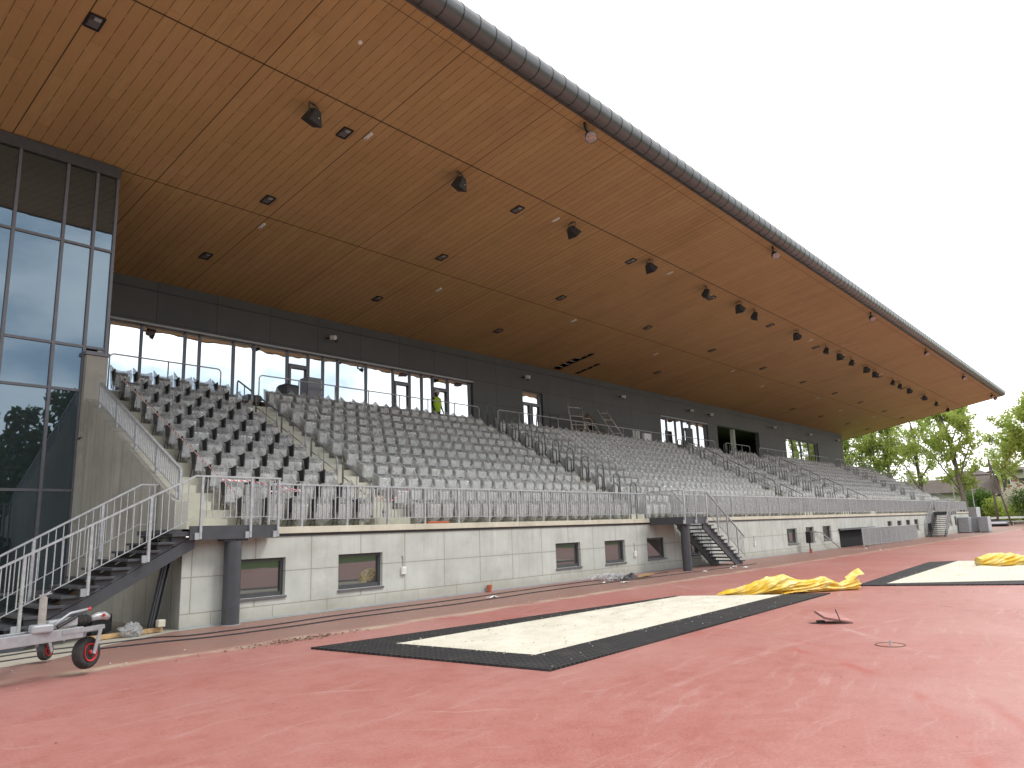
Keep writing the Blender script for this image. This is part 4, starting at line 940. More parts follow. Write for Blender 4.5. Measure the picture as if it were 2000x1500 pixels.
# ------------------------------------------------------------------ sand pits
def strip(mb, quad, z0, z1):
    k = len(quad); mb.add([(a, b, z0) for a, b in quad] + [(a, b, z1) for a, b in quad], [tuple(range(k)), tuple(range(k, 2 * k))] + [(i, (i + 1) % k, k + (i + 1) % k, k + i) for i in range(k)])
def pit(label, out_, inn, closed):
    cx, cy_ = sum(a for a, b in out_) / 4, sum(b for a, b in out_) / 4
    t = thing('sand_pit', (cx, cy_, 0), label, 'sand pit', 'long jump sand pits'); k = 4
    for i in range(4 if closed else 3):
        idx = [(0, 3), (0, 1), (1, 2), (2, 3)][i]
        m_ = MB(); strip(m_, [out_[idx[0]], out_[idx[1]], inn[idx[1]], inn[idx[0]]], 0.002, .026); m_.build('rubber_border', M['mat'], t)
    # sand with a gently uneven surface
    m_ = MB(); n1, n2 = 110, 30
    A_, B_, C_, D_ = [Vector((a, b, 0)) for a, b in inn]
    for j in range(n2 + 1):
        for i in range(n1 + 1):
            s, u_ = i / n1, j / n2; p = A_.lerp(D_, s).lerp(B_.lerp(C_, s), u_); e_ = min(s, 1 - s, u_, 1 - u_)
            z = .016 + (.035 * mnoise.noise(p * 1.3) + .030 * mnoise.noise(p * 3.7) + .012 * mnoise.noise(p * 9)) * min(1, e_ * 10) ; m_.v.append((p.x, p.y, max(.006, z + .006)))
    for j in range(n2):
        for i in range(n1): a = j * (n1 + 1) + i; m_.f.append((a, a + 1, a + n1 + 2, a + n1 + 1))
    m_.build('sand', M['sand'], t, smooth=True)
pit('long sand pit with black rubber border in the foreground', [(6.325, -4.121), (6.757, -8.036), (16.543, -7.825), (14.805, -5.126)], [(7.18, -4.93), (7.414, -7.278), (15.9, -7.09), (14.86, -5.24)], False)
pit('sand pit with black rubber border at the right edge, behind the first yellow tarp', [(18.559, -7.761), (19.95, -11.2), (30.1, -11.4), (28.28, -7.16)], [(19.214, -8.215), (20.9, -10.72), (29.5, -10.85), (29.07, -7.87)], False)
pit('far pale sand pit near the right end of the track', [(82, -3.2), (83.2, -6.8), (97, -6.8), (96, -3.2)], [(82.8, -3.8), (83.8, -6.2), (96.6, -6.2), (95.6, -3.8)], True)
# leaves and crumbs on sand and mats
def scatter(name, pts_fn, k, mat, label, sz=(.01, .03)):
    m_ = MB()
    for i in range(k):
        x, y, z = pts_fn(); s = rnd.uniform(*sz); a = rnd.uniform(0, 6.28); b = rnd.uniform(.3, .8) * s; ca, sa = math.cos(a), math.sin(a)
        m_.add([(x + ca * s, y + sa * s, z), (x - sa * b, y + ca * b, z + s * .5), (x - ca * s, y - sa * s, z + .003), (x + sa * b, y - ca * b, z + s * .3)], [(0, 1, 2, 3)])
    o = m_.build(name, mat); tag(o, label, name.replace('_', ' '), None, 'stuff'); return o
def on_pit():
    s, u_ = rnd.random(), rnd.random(); a = Vector((7.2, -4.95)).lerp(Vector((14.8, -5.3)), s); b = Vector((7.4, -7.25)).lerp(Vector((15.8, -7.1)), s); p = a.lerp(b, u_); return p.x, p.y, .036
def on_pit2():
    s, u_ = rnd.random(), rnd.random(); a = Vector((19.2, -8.2)).lerp(Vector((29, -7.9)), s); b = Vector((20.8, -10.7)).lerp(Vector((29.4, -10.8)), s); p = a.lerp(b, u_); return p.x, p.y, .036
scatter('leaf_litter', lambda: on_pit() if rnd.random() < .6 else on_pit2(), 330, M['debris'], 'small brown leaves and twigs scattered over the pale sand', (.006, .019))
def on_edge():
    segs = [((7.18, -4.93), (14.86, -5.24)), ((7.18, -4.93), (7.414, -7.278)), ((7.414, -7.278), (15.9, -7.09)), ((19.214, -8.215), (20.9, -10.72)), ((19.2, -8.2), (29, -7.9))]
    a, b = rnd.choice(segs); s_ = rnd.random(); k = mnoise.noise(Vector((s_ * 9, a[0], 0))) * .5 + .5; p = Vector(a).lerp(Vector(b), s_); q = rnd.gauss(0, .03 + .10 * k); return p.x + rnd.gauss(0, .02) + q * .6, p.y + q, .028
scatter('spilled_sand', on_edge, 700, M['sand'], 'pale sand spilled over the inner edges of the black rubber borders', (.006, .016))
scatter('sand_crumbs', lambda: (rnd.uniform(6.4, 16), rnd.choice((rnd.uniform(-8, -7.3), rnd.uniform(-5.3, -4.3))), .03), 70, M['paper'], 'pale crumbs scattered on and around the black rubber border', (.006, .016))
scatter('track_litter', lambda: (rnd.uniform(2, 45), rnd.uniform(-3.6, -.2), .006), 420, M['paper'], 'tiny pale specks of rubble scattered along the foot of the wall', (.006, .022))
scatter('dirt_specks', lambda: (rnd.uniform(1.5, 26), rnd.uniform(-12.5, -.5), .005), 380, M['debris'], 'tiny dark specks of dirt scattered over the red track', (.004, .014))
scatter('mud_patch', lambda: (rnd.gauss(6.75, .55), rnd.gauss(-3.15, .10), .008), 320, M['debris'], 'flat heap of brown dirt on the track left of the sand pit', (.008, .03))

# ------------------------------------------------------------------ yellow tarpaulins
def tarp(spine, rad, label, seed, flat=.62, flaps=()):
    rg = random.Random(seed); P = [Vector(p) for p in spine]; nS, nA = 230, 96; m_ = MB(); off = Vector((rg.uniform(0, 50), rg.uniform(0, 50), rg.uniform(0, 50)))
    def at(s):
        f_ = s * (len(P) - 1); i = min(int(f_), len(P) - 2); return P[i].lerp(P[i + 1], f_ - i), rad[i] + (rad[i + 1] - rad[i]) * (f_ - i)
    L_ = sum((b - a).length for a, b in zip(P, P[1:]))
    for j in range(nS + 1):
        s = j / nS; c, r_ = at(s); d = (at(min(1, s + .02))[0] - at(max(0, s - .02))[0]).normalized(); side = Vector((-d.y, d.x, 0))
        for k in range(nA):
            a = 2 * math.pi * k / nA; tw = a + s * L_ * 1.1
            q_ = Vector((math.cos(tw) * 1.5, math.sin(tw) * 1.5, s * L_ * .75)) + off
            fold = abs(mnoise.noise(q_ * 1.25)) * 1.25 + abs(mnoise.noise(q_ * 2.7)) * .55 + abs(mnoise.noise(q_ * 6.0)) * .16 + .03 * mnoise.noise(q_ * 14)
            rr_ = r_ * (1.12 - .62 * fold + .35 * mnoise.noise(Vector((s * L_ * 1.7, 3, seed))))
            z = max(.006, r_ * flat + math.sin(a) * rr_ * (flat + .15)); m_.v.append(tuple(Vector((c.x, c.y, z)) + side * math.cos(a) * rr_ * 1.15))
    for j in range(nS):
        for k in range(nA): k2 = (k + 1) % nA; m_.f.append((j * nA + k, j * nA + k2, (j + 1) * nA + k2, (j + 1) * nA + k))
    m_.f.append(tuple(reversed(range(nA)))); m_.f.append(tuple(nS * nA + k for k in range(nA)))
    for fl_ in flaps:                             # loose flaps: crumpled sheets
        o_, e1, e2, hgt = Vector(fl_[0]), Vector(fl_[1]), Vector(fl_[2]), fl_[3]; g = 14; b0 = len(m_.v)
        for j in range(g + 1):
            for i in range(g + 1):
                s, u_ = i / g, j / g; p = o_ + e1 * s + e2 * u_; zz_ = p.z + hgt * math.sin(math.pi * min(1, s * 1.0)) * (1 - u_ * .6) + .05 * abs(mnoise.noise(p * 5 + off)); m_.v.append((p.x, p.y, max(.02, zz_)))
        for j in range(g):
            for i in range(g): a = b0 + j * (g + 1) + i; m_.f.append((a, a + 1, a + g + 2, a + g + 1))
    o = m_.build('tarpaulin', M['tarp'], None, smooth=True); recentre(o, (P[0].x, P[0].y, 0)); tag(o, label, 'tarpaulin', 'crumpled yellow tarpaulins'); return o
tarp([(15.45, -6.0, 0), (15.75, -6.4, 0), (16.0, -6.68, 0), (16.3, -6.9, 0), (16.7, -7.2, 0), (17.1, -7.5, 0), (17.4, -7.72, 0), (17.75, -7.95, 0)], [.06, .15, .30, .27, .18, .24, .11, .20], 'large crumpled yellow tarpaulin lying across the far end of the foreground sand pit', 5,
     flaps=(((15.30, -5.85, .03), (.55, -.55, 0), (-.12, -.16, .0), .10), ((16.05, -6.95, .02), (.55, -.35, .02), (-.13, -.15, 0), .06), ((17.55, -7.95, .12), (.35, -.2, .20), (.12, .16, .12), .06)))
tarp([(26.3, -8.95, 0), (26.6, -9.3, 0), (26.95, -9.65, 0), (27.3, -10.1, 0), (27.6, -10.6, 0), (27.9, -11.0, 0)], [.22, .30, .29, .22, .26, .2], 'crumpled yellow tarpaulin on the sand pit at the right edge', 12, flat=.55)
tarp([(88.5, -4.2, 0), (90, -5.2, 0), (91.5, -6.2, 0)], [.35, .55, .4], 'small distant yellow tarpaulin at the right edge of the track', 21)

# ------------------------------------------------------------------ things lying on the track
t = thing('hatch_lid', (11.95, -9.15, 0), 'red-topped hatch lid tilted open on the track in front of the pit', 'hatch lid')
ux = Vector((.66, -.75, 0)); uy = Vector((.74, .65, .16)).normalized(); c = Vector((12.08, -9.34, .072)); zx = Vector((ux.x, ux.y, -.20)).normalized(); zn = zx.cross(uy).normalized()
if zn.z < 0: zn = -zn
MB().obox(c + zn * .016, zx, uy, zn, .215, .18, .008).build('rubber_top', M['track'], t); MB().obox(c, zx, uy, zn, .22, .185, .007).build('plate', M['mid_frame'], t)
MB().tube([c + zx * .02 - uy * .2, c + zx * .0 - uy * .2 + Vector((-.01, 0, .07)), c - zx * .03 - uy * .2 + Vector((-.03, 0, .17))], .008, 6).build('lever', M['dark_frame'], t)
MB().obox(Vector((11.93, -9.2, .022)), ux, Vector((.75, .66, 0)), Vector((0, 0, 1)), .05, .05, .018).build('hinge_block', M['black'], t)
sheet('hatch_opening', [(11.86, -9.02), (12.10, -9.29), (12.02, -9.40), (11.78, -9.13)], .003, M['interior'])
t = thing('ground_socket', (10.28, -10.6, 0), 'small round ground socket cap with a stub set flush in the track', 'ground socket')
pts = [(10.28 + .17 * math.cos(a * math.pi / 16), -10.6 + .17 * math.sin(a * math.pi / 16), .005) for a in range(32)]
MB().tube(pts + [pts[0]], .005, 6, False).build('ring', M['debris'], t); MB().lathe((10.28, -10.6, 0), (0, 0, 1), [(0, .16), (.004, .16)], 32).build('cap', M['track'], t); MB().lathe((10.28, -10.6, .004), (.2, 0, 1), [(0, .012), (.05, .012)], 10).build('stub', M['off_grey'], t)
def cable(pts, label):
    P = [Vector((a, b, .012)) for a, b in pts]; Q = []
    for i in range(len(P) - 1):
        p0, p1, p2, p3 = P[max(i - 1, 0)], P[i], P[i + 1], P[min(i + 2, len(P) - 1)]
        for j in range(10):
            s = j / 10; q_ = .5 * ((2 * p1) + (p2 - p0) * s + (2 * p0 - 5 * p1 + 4 * p2 - p3) * s * s + (3 * p1 - p0 - 3 * p2 + p3) * s ** 3); q_.x += .012 * math.sin(q_.x * 9); q_.y += .02 * math.sin(q_.x * 3.1 + i); Q.append(q_)
    Q.append(P[-1]); o = MB().tube(Q, .012, 6).build('power_cable', M['cable'], None, smooth=True); recentre(o, (Q[0].x, Q[0].y, 0)); tag(o, label, 'cable', 'black cables along the wall')
cable([(1.5, -1.35), (3.4, -1.15), (4.04, -1.12), (4.74, -1.17), (5.4, -1.33), (6.86, -1.6), (9.2, -1.50), (11.8, -1.6), (15.7, -1.4), (20, -1.6), (27, -1.75)], 'black cable on the track, the one farther from the wall')
cable([(1.5, -.75), (3.57, -.6), (3.96, -.55), (4.95, -.66), (5.7, -.7), (6.1, -.98), (7.27, -1.06), (9.8, -.85), (12.6, -.85), (17.1, -.6), (22, -.9)], 'black cable on the track, the one nearer the wall')
# bundle of wire and cardboard by the wall
t = thing('wire_heap', (18.5, -1.1, 0), 'tangled heap of pale wire and black sheeting by the wall', 'wire heap'); rg = random.Random(4)
m_ = MB()
for i in range(22):
    a = rg.uniform(0, 6.28); x0, y0 = 18.3 + rg.uniform(-.5, .5), -1.1 + rg.uniform(-.2, .2); p = []
    for j in range(12): b = a + j * .55; p.append((x0 + rg.uniform(.2, .4) * math.cos(b), y0 + rg.uniform(.12, .25) * math.sin(b), .03 + .17 * abs(math.sin(b * 1.3 + i))))
    m_.tube(p, .006, 4)
m_.build('wire_coils', M['wire'], t)
m_ = MB(); g = 14
for j in range(g + 1):
    for i in range(g + 1): p = Vector((18.7 + 1.0 * i / g, -1.3 + .5 * j / g, 0)); e_ = min(i, j, g - i, g - j) / g; m_.v.append((p.x, p.y, .01 + min(.12, e_ * .6) * (.6 + mnoise.noise(p * 4))))
for j in range(g):
    for i in range(g): a = j * (g + 1) + i; m_.f.append((a, a + 1, a + g + 2, a + g + 1))
m_.build('black_sheet', M['cable'], t)
o = MB().obox(Vector((20.0, -1.2, .05)), Vector((.99, .1, .05)).normalized(), Vector((-.1, .99, 0)).normalized(), Vector((0, 0, 1)), .55, .14, .006).build('wood_board', M['ply']); recentre(o, (20, -1.2, 0)); tag(o, 'thin tan board lying on the track right of the wire heap', 'board')
LT = [(13.2, -1.25), (17.6, -1.4), (17.9, -1.9), (22.6, -1.9), (24.1, -2.1), (25.0, -1.8), (24.8, -2.3), (40.5, -1.7), (38.5, -2.9), (55, -3.0)]
for i, (x, y) in enumerate(LT):
    m_ = MB(); rg = random.Random(i); g = 4; s_ = rg.uniform(.06, .16)
    for j in range(g + 1):
        for k in range(g + 1): m_.v.append((x + (k / g - .5) * s_ * 2 + rg.gauss(0, .012), y + (j / g - .5) * s_ + rg.gauss(0, .012), .006 + abs(rg.gauss(0, .02))))
    for j in range(g):
        for k in range(g): a = j * (g + 1) + k; m_.f.append((a, a + 1, a + g + 2, a + g + 1))
    o = m_.build('paper_scrap', M['paper']); recentre(o, (x, y, 0)); tag(o, 'crumpled white scrap on the track near the wall, %s counted from the left' % nth(i + 1), 'litter', 'white scraps on the track')

# ------------------------------------------------------------------ clutter under the near staircase
def leaning(name, a, b, w, h, mat, label, cat):
    o = MB().bar(a, b, w, h, (1, 0, 0)).build(name, mat); recentre(o, a); tag(o, label, cat); return o
t = thing('steel_prop', (5.93, .1, 0), 'dark steel channel leaning upright against the landing beside the wall end', 'steel prop')
MB().bar((5.93, .12, 0), (6.22, .08, 1.65), .03, .13, (0, 1, 0)).build('channel_web', M['dark_steel'], t)
for s in (-.055, .055): MB().bar((5.93 + s, .06, 0), (6.22 + s, .02, 1.65), .09, .014, (1, 0, 0)).build('flange', M['dark_steel'], t)
o = MB().tube([(4.55, -.05, .05), (5.15, .3, .72), (5.28, .4, .9)], .014, 8).build('thin_rod', M['off_grey'], None, smooth=True); recentre(o, (4.55, -.05, 0)); tag(o, 'thin pale rod leaning under the near staircase', 'rod')
o = MB().obox(Vector((4.5, .75, .42)), Vector((.8, .2, .55)).normalized(), Vector((-.2, .97, 0)).normalized(), Vector((-.55, -.1, .82)).normalized(), .62, .45, .012).build('plywood_sheet', M['ply']); recentre(o, (4.5, .75, 0)); tag(o, 'plywood sheet leaning under the near staircase', 'board')
o = MB().bar((4.85, -.12, .05), (6.1, .02, .05), .09, .07).build('timber_beam', M['wood']); recentre(o, (4.85, -.12, 0)); tag(o, 'squared timber lying at the foot of the wall end', 'timber')
m_ = MB(); nu, nv = 22, 12
for j in range(nv + 1):
    for i in range(nu):
        th, ph = 2 * math.pi * i / nu, math.pi * j / nv; d_ = Vector((math.sin(ph) * math.cos(th), math.sin(ph) * math.sin(th), math.cos(ph))); r_ = 1 + .9 * (abs(mnoise.noise(d_ * 2.3)) - .25) + .35 * mnoise.noise(d_ * 6)
        m_.v.append((5.52 + d_.x * .17 * r_, -.16 + d_.y * .13 * r_, max(.006, .10 + d_.z * .115 * r_)))
for j in range(nv):
    for i in range(nu): i2 = (i + 1) % nu; m_.f.append((j * nu + i, j * nu + i2, (j + 1) * nu + i2, (j + 1) * nu + i))
o = m_.build('plastic_bundle', M['film']); recentre(o, (5.52, -.22, 0)); tag(o, 'crumpled clear plastic bundle on the concrete below the landing', 'plastic bundle')
o = MB().box(5.98, 6.1, -.14, -.02, .10, .22).build('mortar_block', M['conc_cope'], None, bevel=.01); recentre(o, (6.04, -.08, .1)); tag(o, 'small pale block on the squared timber', 'block')
o = MB().obox(Vector((5.35, .9, .16)), Vector((.95, .3, .1)).normalized(), Vector((-.3, .95, 0)).normalized(), Vector((0, 0, 1)), .2, .18, .15).build('grey_canister', M['dark_frame'], None, bevel=.03); recentre(o, (5.35, .9, 0)); tag(o, 'dark canister against the side wall below the near stair', 'canister')
t = thing('wooden_crate', (3.7, 1.9, 0), 'small wooden crate behind the near staircase railings', 'crate')
for i in range(4): MB().box(3.35, 4.05, 1.5, 1.53, .1 + .17 * i, .22 + .17 * i).build('slat', M['wood'], t)
for x in (3.35, 4.0): MB().box(x, x + .05, 1.535, 1.58, 0, .78).build('corner_post', M['oldwood'], t)
MB().box(3.35, 4.05, 1.535, 2.2, .06, .085).build('crate_floor', M['oldwood'], t)
t = thing('road_barrier', (3.0, 1.2, 0), 'lime green sheet on a white frame behind the near staircase', 'barrier')
MB().box(2.6, 3.42, 1.22, 1.25, .5, 1.05).build('sheet', M['vest'], t); MB().tube([(2.55, 1.2, 0), (2.55, 1.2, 1.1), (3.5, 1.2, 1.1), (3.5, 1.2, 0)], .018, 8).build('frame', M['steel'], t)

# ------------------------------------------------------------------ trailer drawbar with jockey wheels
tr = thing('trailer_drawbar', (3.7, -3.3, 0), 'grey trailer drawbar with hitch coupling and red-rimmed wheels at the left edge', 'trailer')
E1, E0 = Vector((3.84, -3.42, .525)), Vector((0.2, -4.23, .49)); dv = (E1 - E0).normalized(); E1 = E1 - dv * .27; sv_ = Vector((-dv.y, dv.x, 0)); uz = Vector((0, 0, 1))
M['weathered_zinc'] = simple('weathered_zinc', (0.36, 0.35, 0.32), 0.6, 0.3, 0.2, 12)
MB().bar(E0, E1, .06, .125).build('main_beam', M['alloy'], tr, bevel=.006)
MB().bar(E0 + sv_ * .32 + uz * .03, E1 + sv_ * .12 - dv * .3 + uz * .03, .05, .09).build('second_beam', M['alloy'], tr, bevel=.006)
MB().bar(E1 - dv * .25 + uz * .02, E1 + dv * .26 + uz * .03, .07, .045).build('hitch_plate', M['alloy'], tr)
MB().bar(E1 - dv * .40 + sv_ * .06 + uz * .12, E1 - dv * .05 + sv_ * .06 + uz * .13, .10, .10).build('overrun_housing', M['off_grey'], tr, bevel=.015)
m_ = MB()
MB().lathe(E1 - dv * .05 + sv_ * .06 + uz * .13, dv, [(0, .05)] + [(.025 * i, .062 if i % 2 else .05) for i in range(1, 7)] + [(.17, .045)], 16).build('rubber_gaiter', M['rubber'], tr)
MB().tube([E1 + dv * .12 + sv_ * .06 + uz * .13, E1 + dv * .22 + sv_ * .06 + uz * .15, E1 + dv * .30 + sv_ * .06 + uz * .15, E1 + dv * .36 + sv_ * .06 + uz * .12], [.03, .045, .048, .035], 10).build('coupling_head', M['steel'], tr, smooth=True)
MB().lathe(E1 + dv * .26 + sv_ * .01 + uz * .16, -sv_, [(0, .018), (.02, .018)], 10).build('red_button', M['red_rim'], tr)
MB().tube([E1 - dv * .36 + uz * .1, E1 - dv * .28 + uz * .16, E1 - dv * .16 + uz * .23, E1 + dv * .06 + uz * .255], .016, 8).build('handbrake_lever', M['off_grey'], tr, smooth=True)
MB().tube([E1 + dv * .05 + uz * .254, E1 + dv * .085 + uz * .257], .02, 8).build('lever_tip', M['red_rim'], tr)
MB().tube([E1 - dv * .30 + uz * .09, E1 - dv * .08 + uz * .19], .022, 8).build('gas_strut', M['black'], tr)
MB().box(E1.x - .58, E1.x - .36, E1.y - .17, E1.y - .02, .57, .665).build('clamp_block', M['off_grey'], tr, bevel=.02)
c = Vector((E1.x - .47, E1.y - .10, .60)); MB().lathe(c, (0, 0, 1), [(0, .04), (.36, .04), (.36, .03), (.38, .03)], 16).build('jack_tube', M['weathered_zinc'], tr); MB().bar(c + uz * .385 - dv * .05, c + uz * .40 + dv * .09, .02, .012).build('jack_crank', M['steel'], tr); MB().tube([c + uz * .39 + dv * .09, c + uz * .48 + dv * .095], .013, 8).build('crank_grip', M['black'], tr)
def wheel(c, axis, r, w_, forktop):
    ax = Vector(axis).normalized(); c = Vector(c)
    tp = MB().lathe(c, ax, [(-w_ * .42, r * .56), (-w_ * .5, r * .72), (-w_ * .46, r * .9), (-w_ * .25, r * .985), (0, r), (w_ * .25, r * .985), (w_ * .46, r * .9), (w_ * .5, r * .72), (w_ * .42, r * .56)], 36).build('wheel', M['rubber'], tr, smooth=True)
    for sg in (-1, 1):
        MB().lathe(c + ax * w_ * .40 * sg, ax * sg, [(0, r * .57), (.022, r * .565), (.02, r * .50), (-.015, r * .42), (-.02, r * .16), (.03, r * .14), (.035, .02)], 28).build('rim', M['red_rim'], tp)
    for sg in (-1, 1):
        f0 = c + ax * (w_ * .5 + .045) * sg; MB().bar(f0 - uz * .02, Vector(forktop) + ax * (w_ * .5 + .045) * sg, .05, .012, tuple(ax)).build('fork_leg', M['alloy'], tr)
    MB().bar(Vector(forktop) - ax * (w_ * .5 + .05), Vector(forktop) + ax * (w_ * .5 + .05), .05, .02).build('fork_crown', M['alloy'], tr)
    MB().tube([c - ax * (w_ * .5 + .05), c + ax * (w_ * .5 + .05)], .014, 8).build('axle', M['steel'], tr)
wheel((3.70, -3.31, .255), (.50, -.86, .10), .187, .125, (3.78, -3.25, .50))
wheel((3.74, -1.80, .155), (.62, -.78, .06), .122, .09, (3.66, -1.86, .36))
MB().bar((3.66, -1.86, .37), tuple(E1 + sv_ * .12 - dv * .7 + uz * .0), .05, .06).build('cross_beam', M['alloy'], tr)

# ------------------------------------------------------------------ upper walkway: man, loudspeaker, rack, pallet, scaffolding
t = thing('pallet', (12.0, 8.5, WALK), 'wooden pallet raised at the head of the first stair aisle', 'pallet')
for i in range(5): MB().box(11.55, 12.75, 7.95 + .2 * i, 8.1 + .2 * i, WALK + .13, WALK + .155).build('deck_board', M['oldwood'], t)
for x in (11.55, 12.1, 12.65): MB().box(x, x + .1, 7.95, 8.9, WALK, WALK + .128).build('bearer', M['oldwood'], t)
t = thing('stage_loudspeaker', (13.92, 8.7, WALK), 'black box loudspeaker standing on the walkway left of the grey rack', 'loudspeaker')
MB().prism([(13.62, 8.5, WALK + .45), (14.22, 8.5, WALK + .45), (14.22, 8.5, WALK + .98), (13.72, 8.5, WALK + 1.0), (13.62, 8.5, WALK + .9)], (0, .45, 0)).build('cabinet', M['black'], t, bevel=.02); MB().box(13.75, 14.18, 8.485, 8.498, WALK + .5, WALK + .92).build('grille', M['dark_frame'], t)
MB().lathe((13.92, 8.72, WALK), (0, 0, 1), [(0, .2), (.02, .2), (.03, .03), (.45, .03)], 16).build('stand', M['black'], t)
t = thing('equipment_rack', (14.9, 8.6, WALK), 'tall grey equipment rack with ribbed side on the upper walkway', 'rack')
MB().box(14.55, 15.1, 8.45, 8.95, WALK + .12, WALK + 1.33).build('rack_body', M['mid_frame'], t, bevel=.015)
for i in range(6): MB().box(15.102, 15.15, 8.47, 8.93, WALK + .18 + .19 * i, WALK + .33 + .19 * i).build('side_rib', M['off_grey'], t)
for x in (14.6, 14.98): MB().box(x, x + .08, 8.5, 8.9, WALK, WALK + .118).build('foot', M['black'], t)
# man in a high-visibility vest
mx_, my_ = 21.47, 9.3
man = thing('person', (mx_, my_, WALK), 'person in white helmet, lime vest and dark trousers standing on the upper walkway', 'person')
V = {}; vlist = []; elist = []; rad_ = []
def jn(k, p, r): V[k] = len(vlist); vlist.append(p); rad_.append(r)
def lk(a, b): elist.append((V[a], V[b]))
jn('pelvis', (0, 0, .93), .14); jn('waist', (0, .0, 1.08), .13); jn('chest', (0, .02, 1.3), .165); jn('neckb', (0, .01, 1.48), .075); jn('neck', (0, -.01, 1.55), .055); jn('headb', (.0, -.02, 1.62), .085); jn('head', (.01, -.02, 1.70), .098); jn('crown', (.01, -.01, 1.77), .075)
for a, b in (('pelvis', 'waist'), ('waist', 'chest'), ('chest', 'neckb'), ('neckb', 'neck'), ('neck', 'headb'), ('headb', 'head'), ('head', 'crown')): lk(a, b)
jn('nose', (.03, -.125, 1.67), .014); lk('headb', 'nose')
for s, nm in ((-1, 'l'), (1, 'r')):
    jn('hip' + nm, (.09 * s, 0, .88), .10); jn('knee' + nm, (.10 * s, -.03 if s > 0 else .0, .48), .062); jn('ank' + nm, (.10 * s, .02, .09), .042); jn('toe' + nm, (.11 * s, -.15, .04), .036)
    jn('sh' + nm, (.19 * s, .01, 1.42), .07); jn('el' + nm, (.25 * s, .02, 1.14), .048); jn('wr' + nm, (.23 * s, -.12, .92), .03); jn('palm' + nm, (.225 * s, -.16, .86), .032)
    for a, b in (('pelvis', 'hip' + nm), ('hip' + nm, 'knee' + nm), ('knee' + nm, 'ank' + nm), ('ank' + nm, 'toe' + nm), ('chest', 'sh' + nm), ('sh' + nm, 'el' + nm), ('el' + nm, 'wr' + nm), ('wr' + nm, 'palm' + nm)): lk(a, b)
    jn('ear' + nm, (.095 * s, -.01, 1.68), .012); lk('headb', 'ear' + nm)
    for i in range(4):
        jn('f%d' % i + nm, (.225 * s + .02 * (i - 1.5) * .9, -.185, .80 - .012 * (1 - abs(i - 1.5))), .0085); lk('palm' + nm, 'f%d' % i + nm)
        jn('g%d' % i + nm, (.22 * s + .02 * (i - 1.5) * .9, -.18, .765 - .012 * (1 - abs(i - 1.5))), .007); lk('f%d' % i + nm, 'g%d' % i + nm)
    jn('th' + nm, (.225 * s - .035 * s, -.2, .835), .010); lk('palm' + nm, 'th' + nm)
me = bpy.data.meshes.new('body'); me.from_pydata(vlist, elist, []); me.materials.append(M['trousers']); body = bpy.data.objects.new('body', me); C.objects.link(body); body.parent = man
sk = body.modifiers.new('skin', 'SKIN'); sk.use_smooth_shade = True
for i, r_ in enumerate(rad_): me.skin_vertices[0].data[i].radius = (r_, r_)
me.skin_vertices[0].data[0].use_root = True
ss = body.modifiers.new('sub', 'SUBSURF'); ss.levels = 1; ss.render_levels = 2
man['_w'] = (mx_, my_, WALK)
def rel(mb, name, mat, sm=True):
    mb.v = [(a + mx_, b + my_, c + WALK) for a, b, c in mb.v]; return mb.build(name, mat, man, smooth=sm)
vs_ = MB(); rings = [(.84, .185, .16), (1.0, .185, .16), (1.2, .21, .185), (1.36, .225, .185), (1.46, .17, .13), (1.505, .09, .085)]
for z, a, b in rings:
    for k in range(20): q_ = 2 * math.pi * k / 20; vs_.v.append((a * math.cos(q_), .01 + b * math.sin(q_), z))
for j in range(len(rings) - 1):
    for k in range(20): k2 = (k + 1) % 20; vs_.f.append((j * 20 + k, j * 20 + k2, (j + 1) * 20 + k2, (j + 1) * 20 + k))
rel(vs_, 'vest', M['vest'])
hm = MB(); hm.lathe((.01, -.015, 1.70), (0, .08, 1), [(0.0, .125), (.012, .118), (.05, .112), (.09, .085), (.115, .035), (.118, .01)], 20); hm.obox((.01, -.13, 1.71), Vector((1, 0, 0)), Vector((0, 1, 0)), Vector((0, 0, 1)), .075, .05, .006); rel(hm, 'helmet', M['helmet'])
fc = MB(); fc.lathe((.01, -.035, 1.655), (0, -.9, -.1), [(0, .092), (.05, .085), (.075, .06), (.085, .03)], 16); rel(fc, 'face', M['skin'])
# scaffolding frames leaning in a heap
def ladder_frame(parent, a, b, width, nr):
    a, b = Vector(a), Vector(b); sd_ = Vector(width); m_ = MB(); m_.tube([a, b], .032, 8); m_.tube([a + sd_, b + sd_], .032, 8)
    for i in range(nr): s = (i + .5) / nr; p = a.lerp(b, s); m_.tube([p, p + sd_], .024, 6)
    m_.build('ladder_frame', M['scaf'], parent, smooth=True)
M['scaf'] = simple('worn_scaffold_tube', (0.52, 0.47, 0.42), 0.5, 0.25, 0.4, 5)
t = thing('scaffold_stack', (31.5, 9.3, WALK), 'heap of dismantled scaffold frames and planks against the dark facade', 'scaffolding')
ladder_frame(t, (31.35, 9.3, WALK), (31.3, 9.7, WALK + 2.35), (1.05, -.1, .03), 5)
ladder_frame(t, (33.0, 8.9, WALK), (32.5, 9.8, WALK + 1.85), (.8, -.05, 0), 5)
ladder_frame(t, (35.3, 8.9, WALK), (34.1, 9.7, WALK + 2.25), (.45, -.25, .0), 6)
MB().bar((34.5, 8.9, WALK), (33.7, 10.2, WALK + 2.0), .3, .05, (1, 0, 0)).build('plank', M['oldwood'], t); MB().bar((34.8, 8.95, WALK), (33.9, 10.2, WALK + 1.9), .3, .05, (1, 0, 0)).build('plank', M['dark_frame'], t)
MB().bar((31.6, 9.4, WALK + .95), (34.2, 9.5, WALK + .9), .35, .06).build('platform', M['oldwood'], t); MB().box(33.4, 34.0, 9.5, 9.9, WALK + .96, WALK + 1.3).build('toolbox', M['black'], t)
m_ = MB()
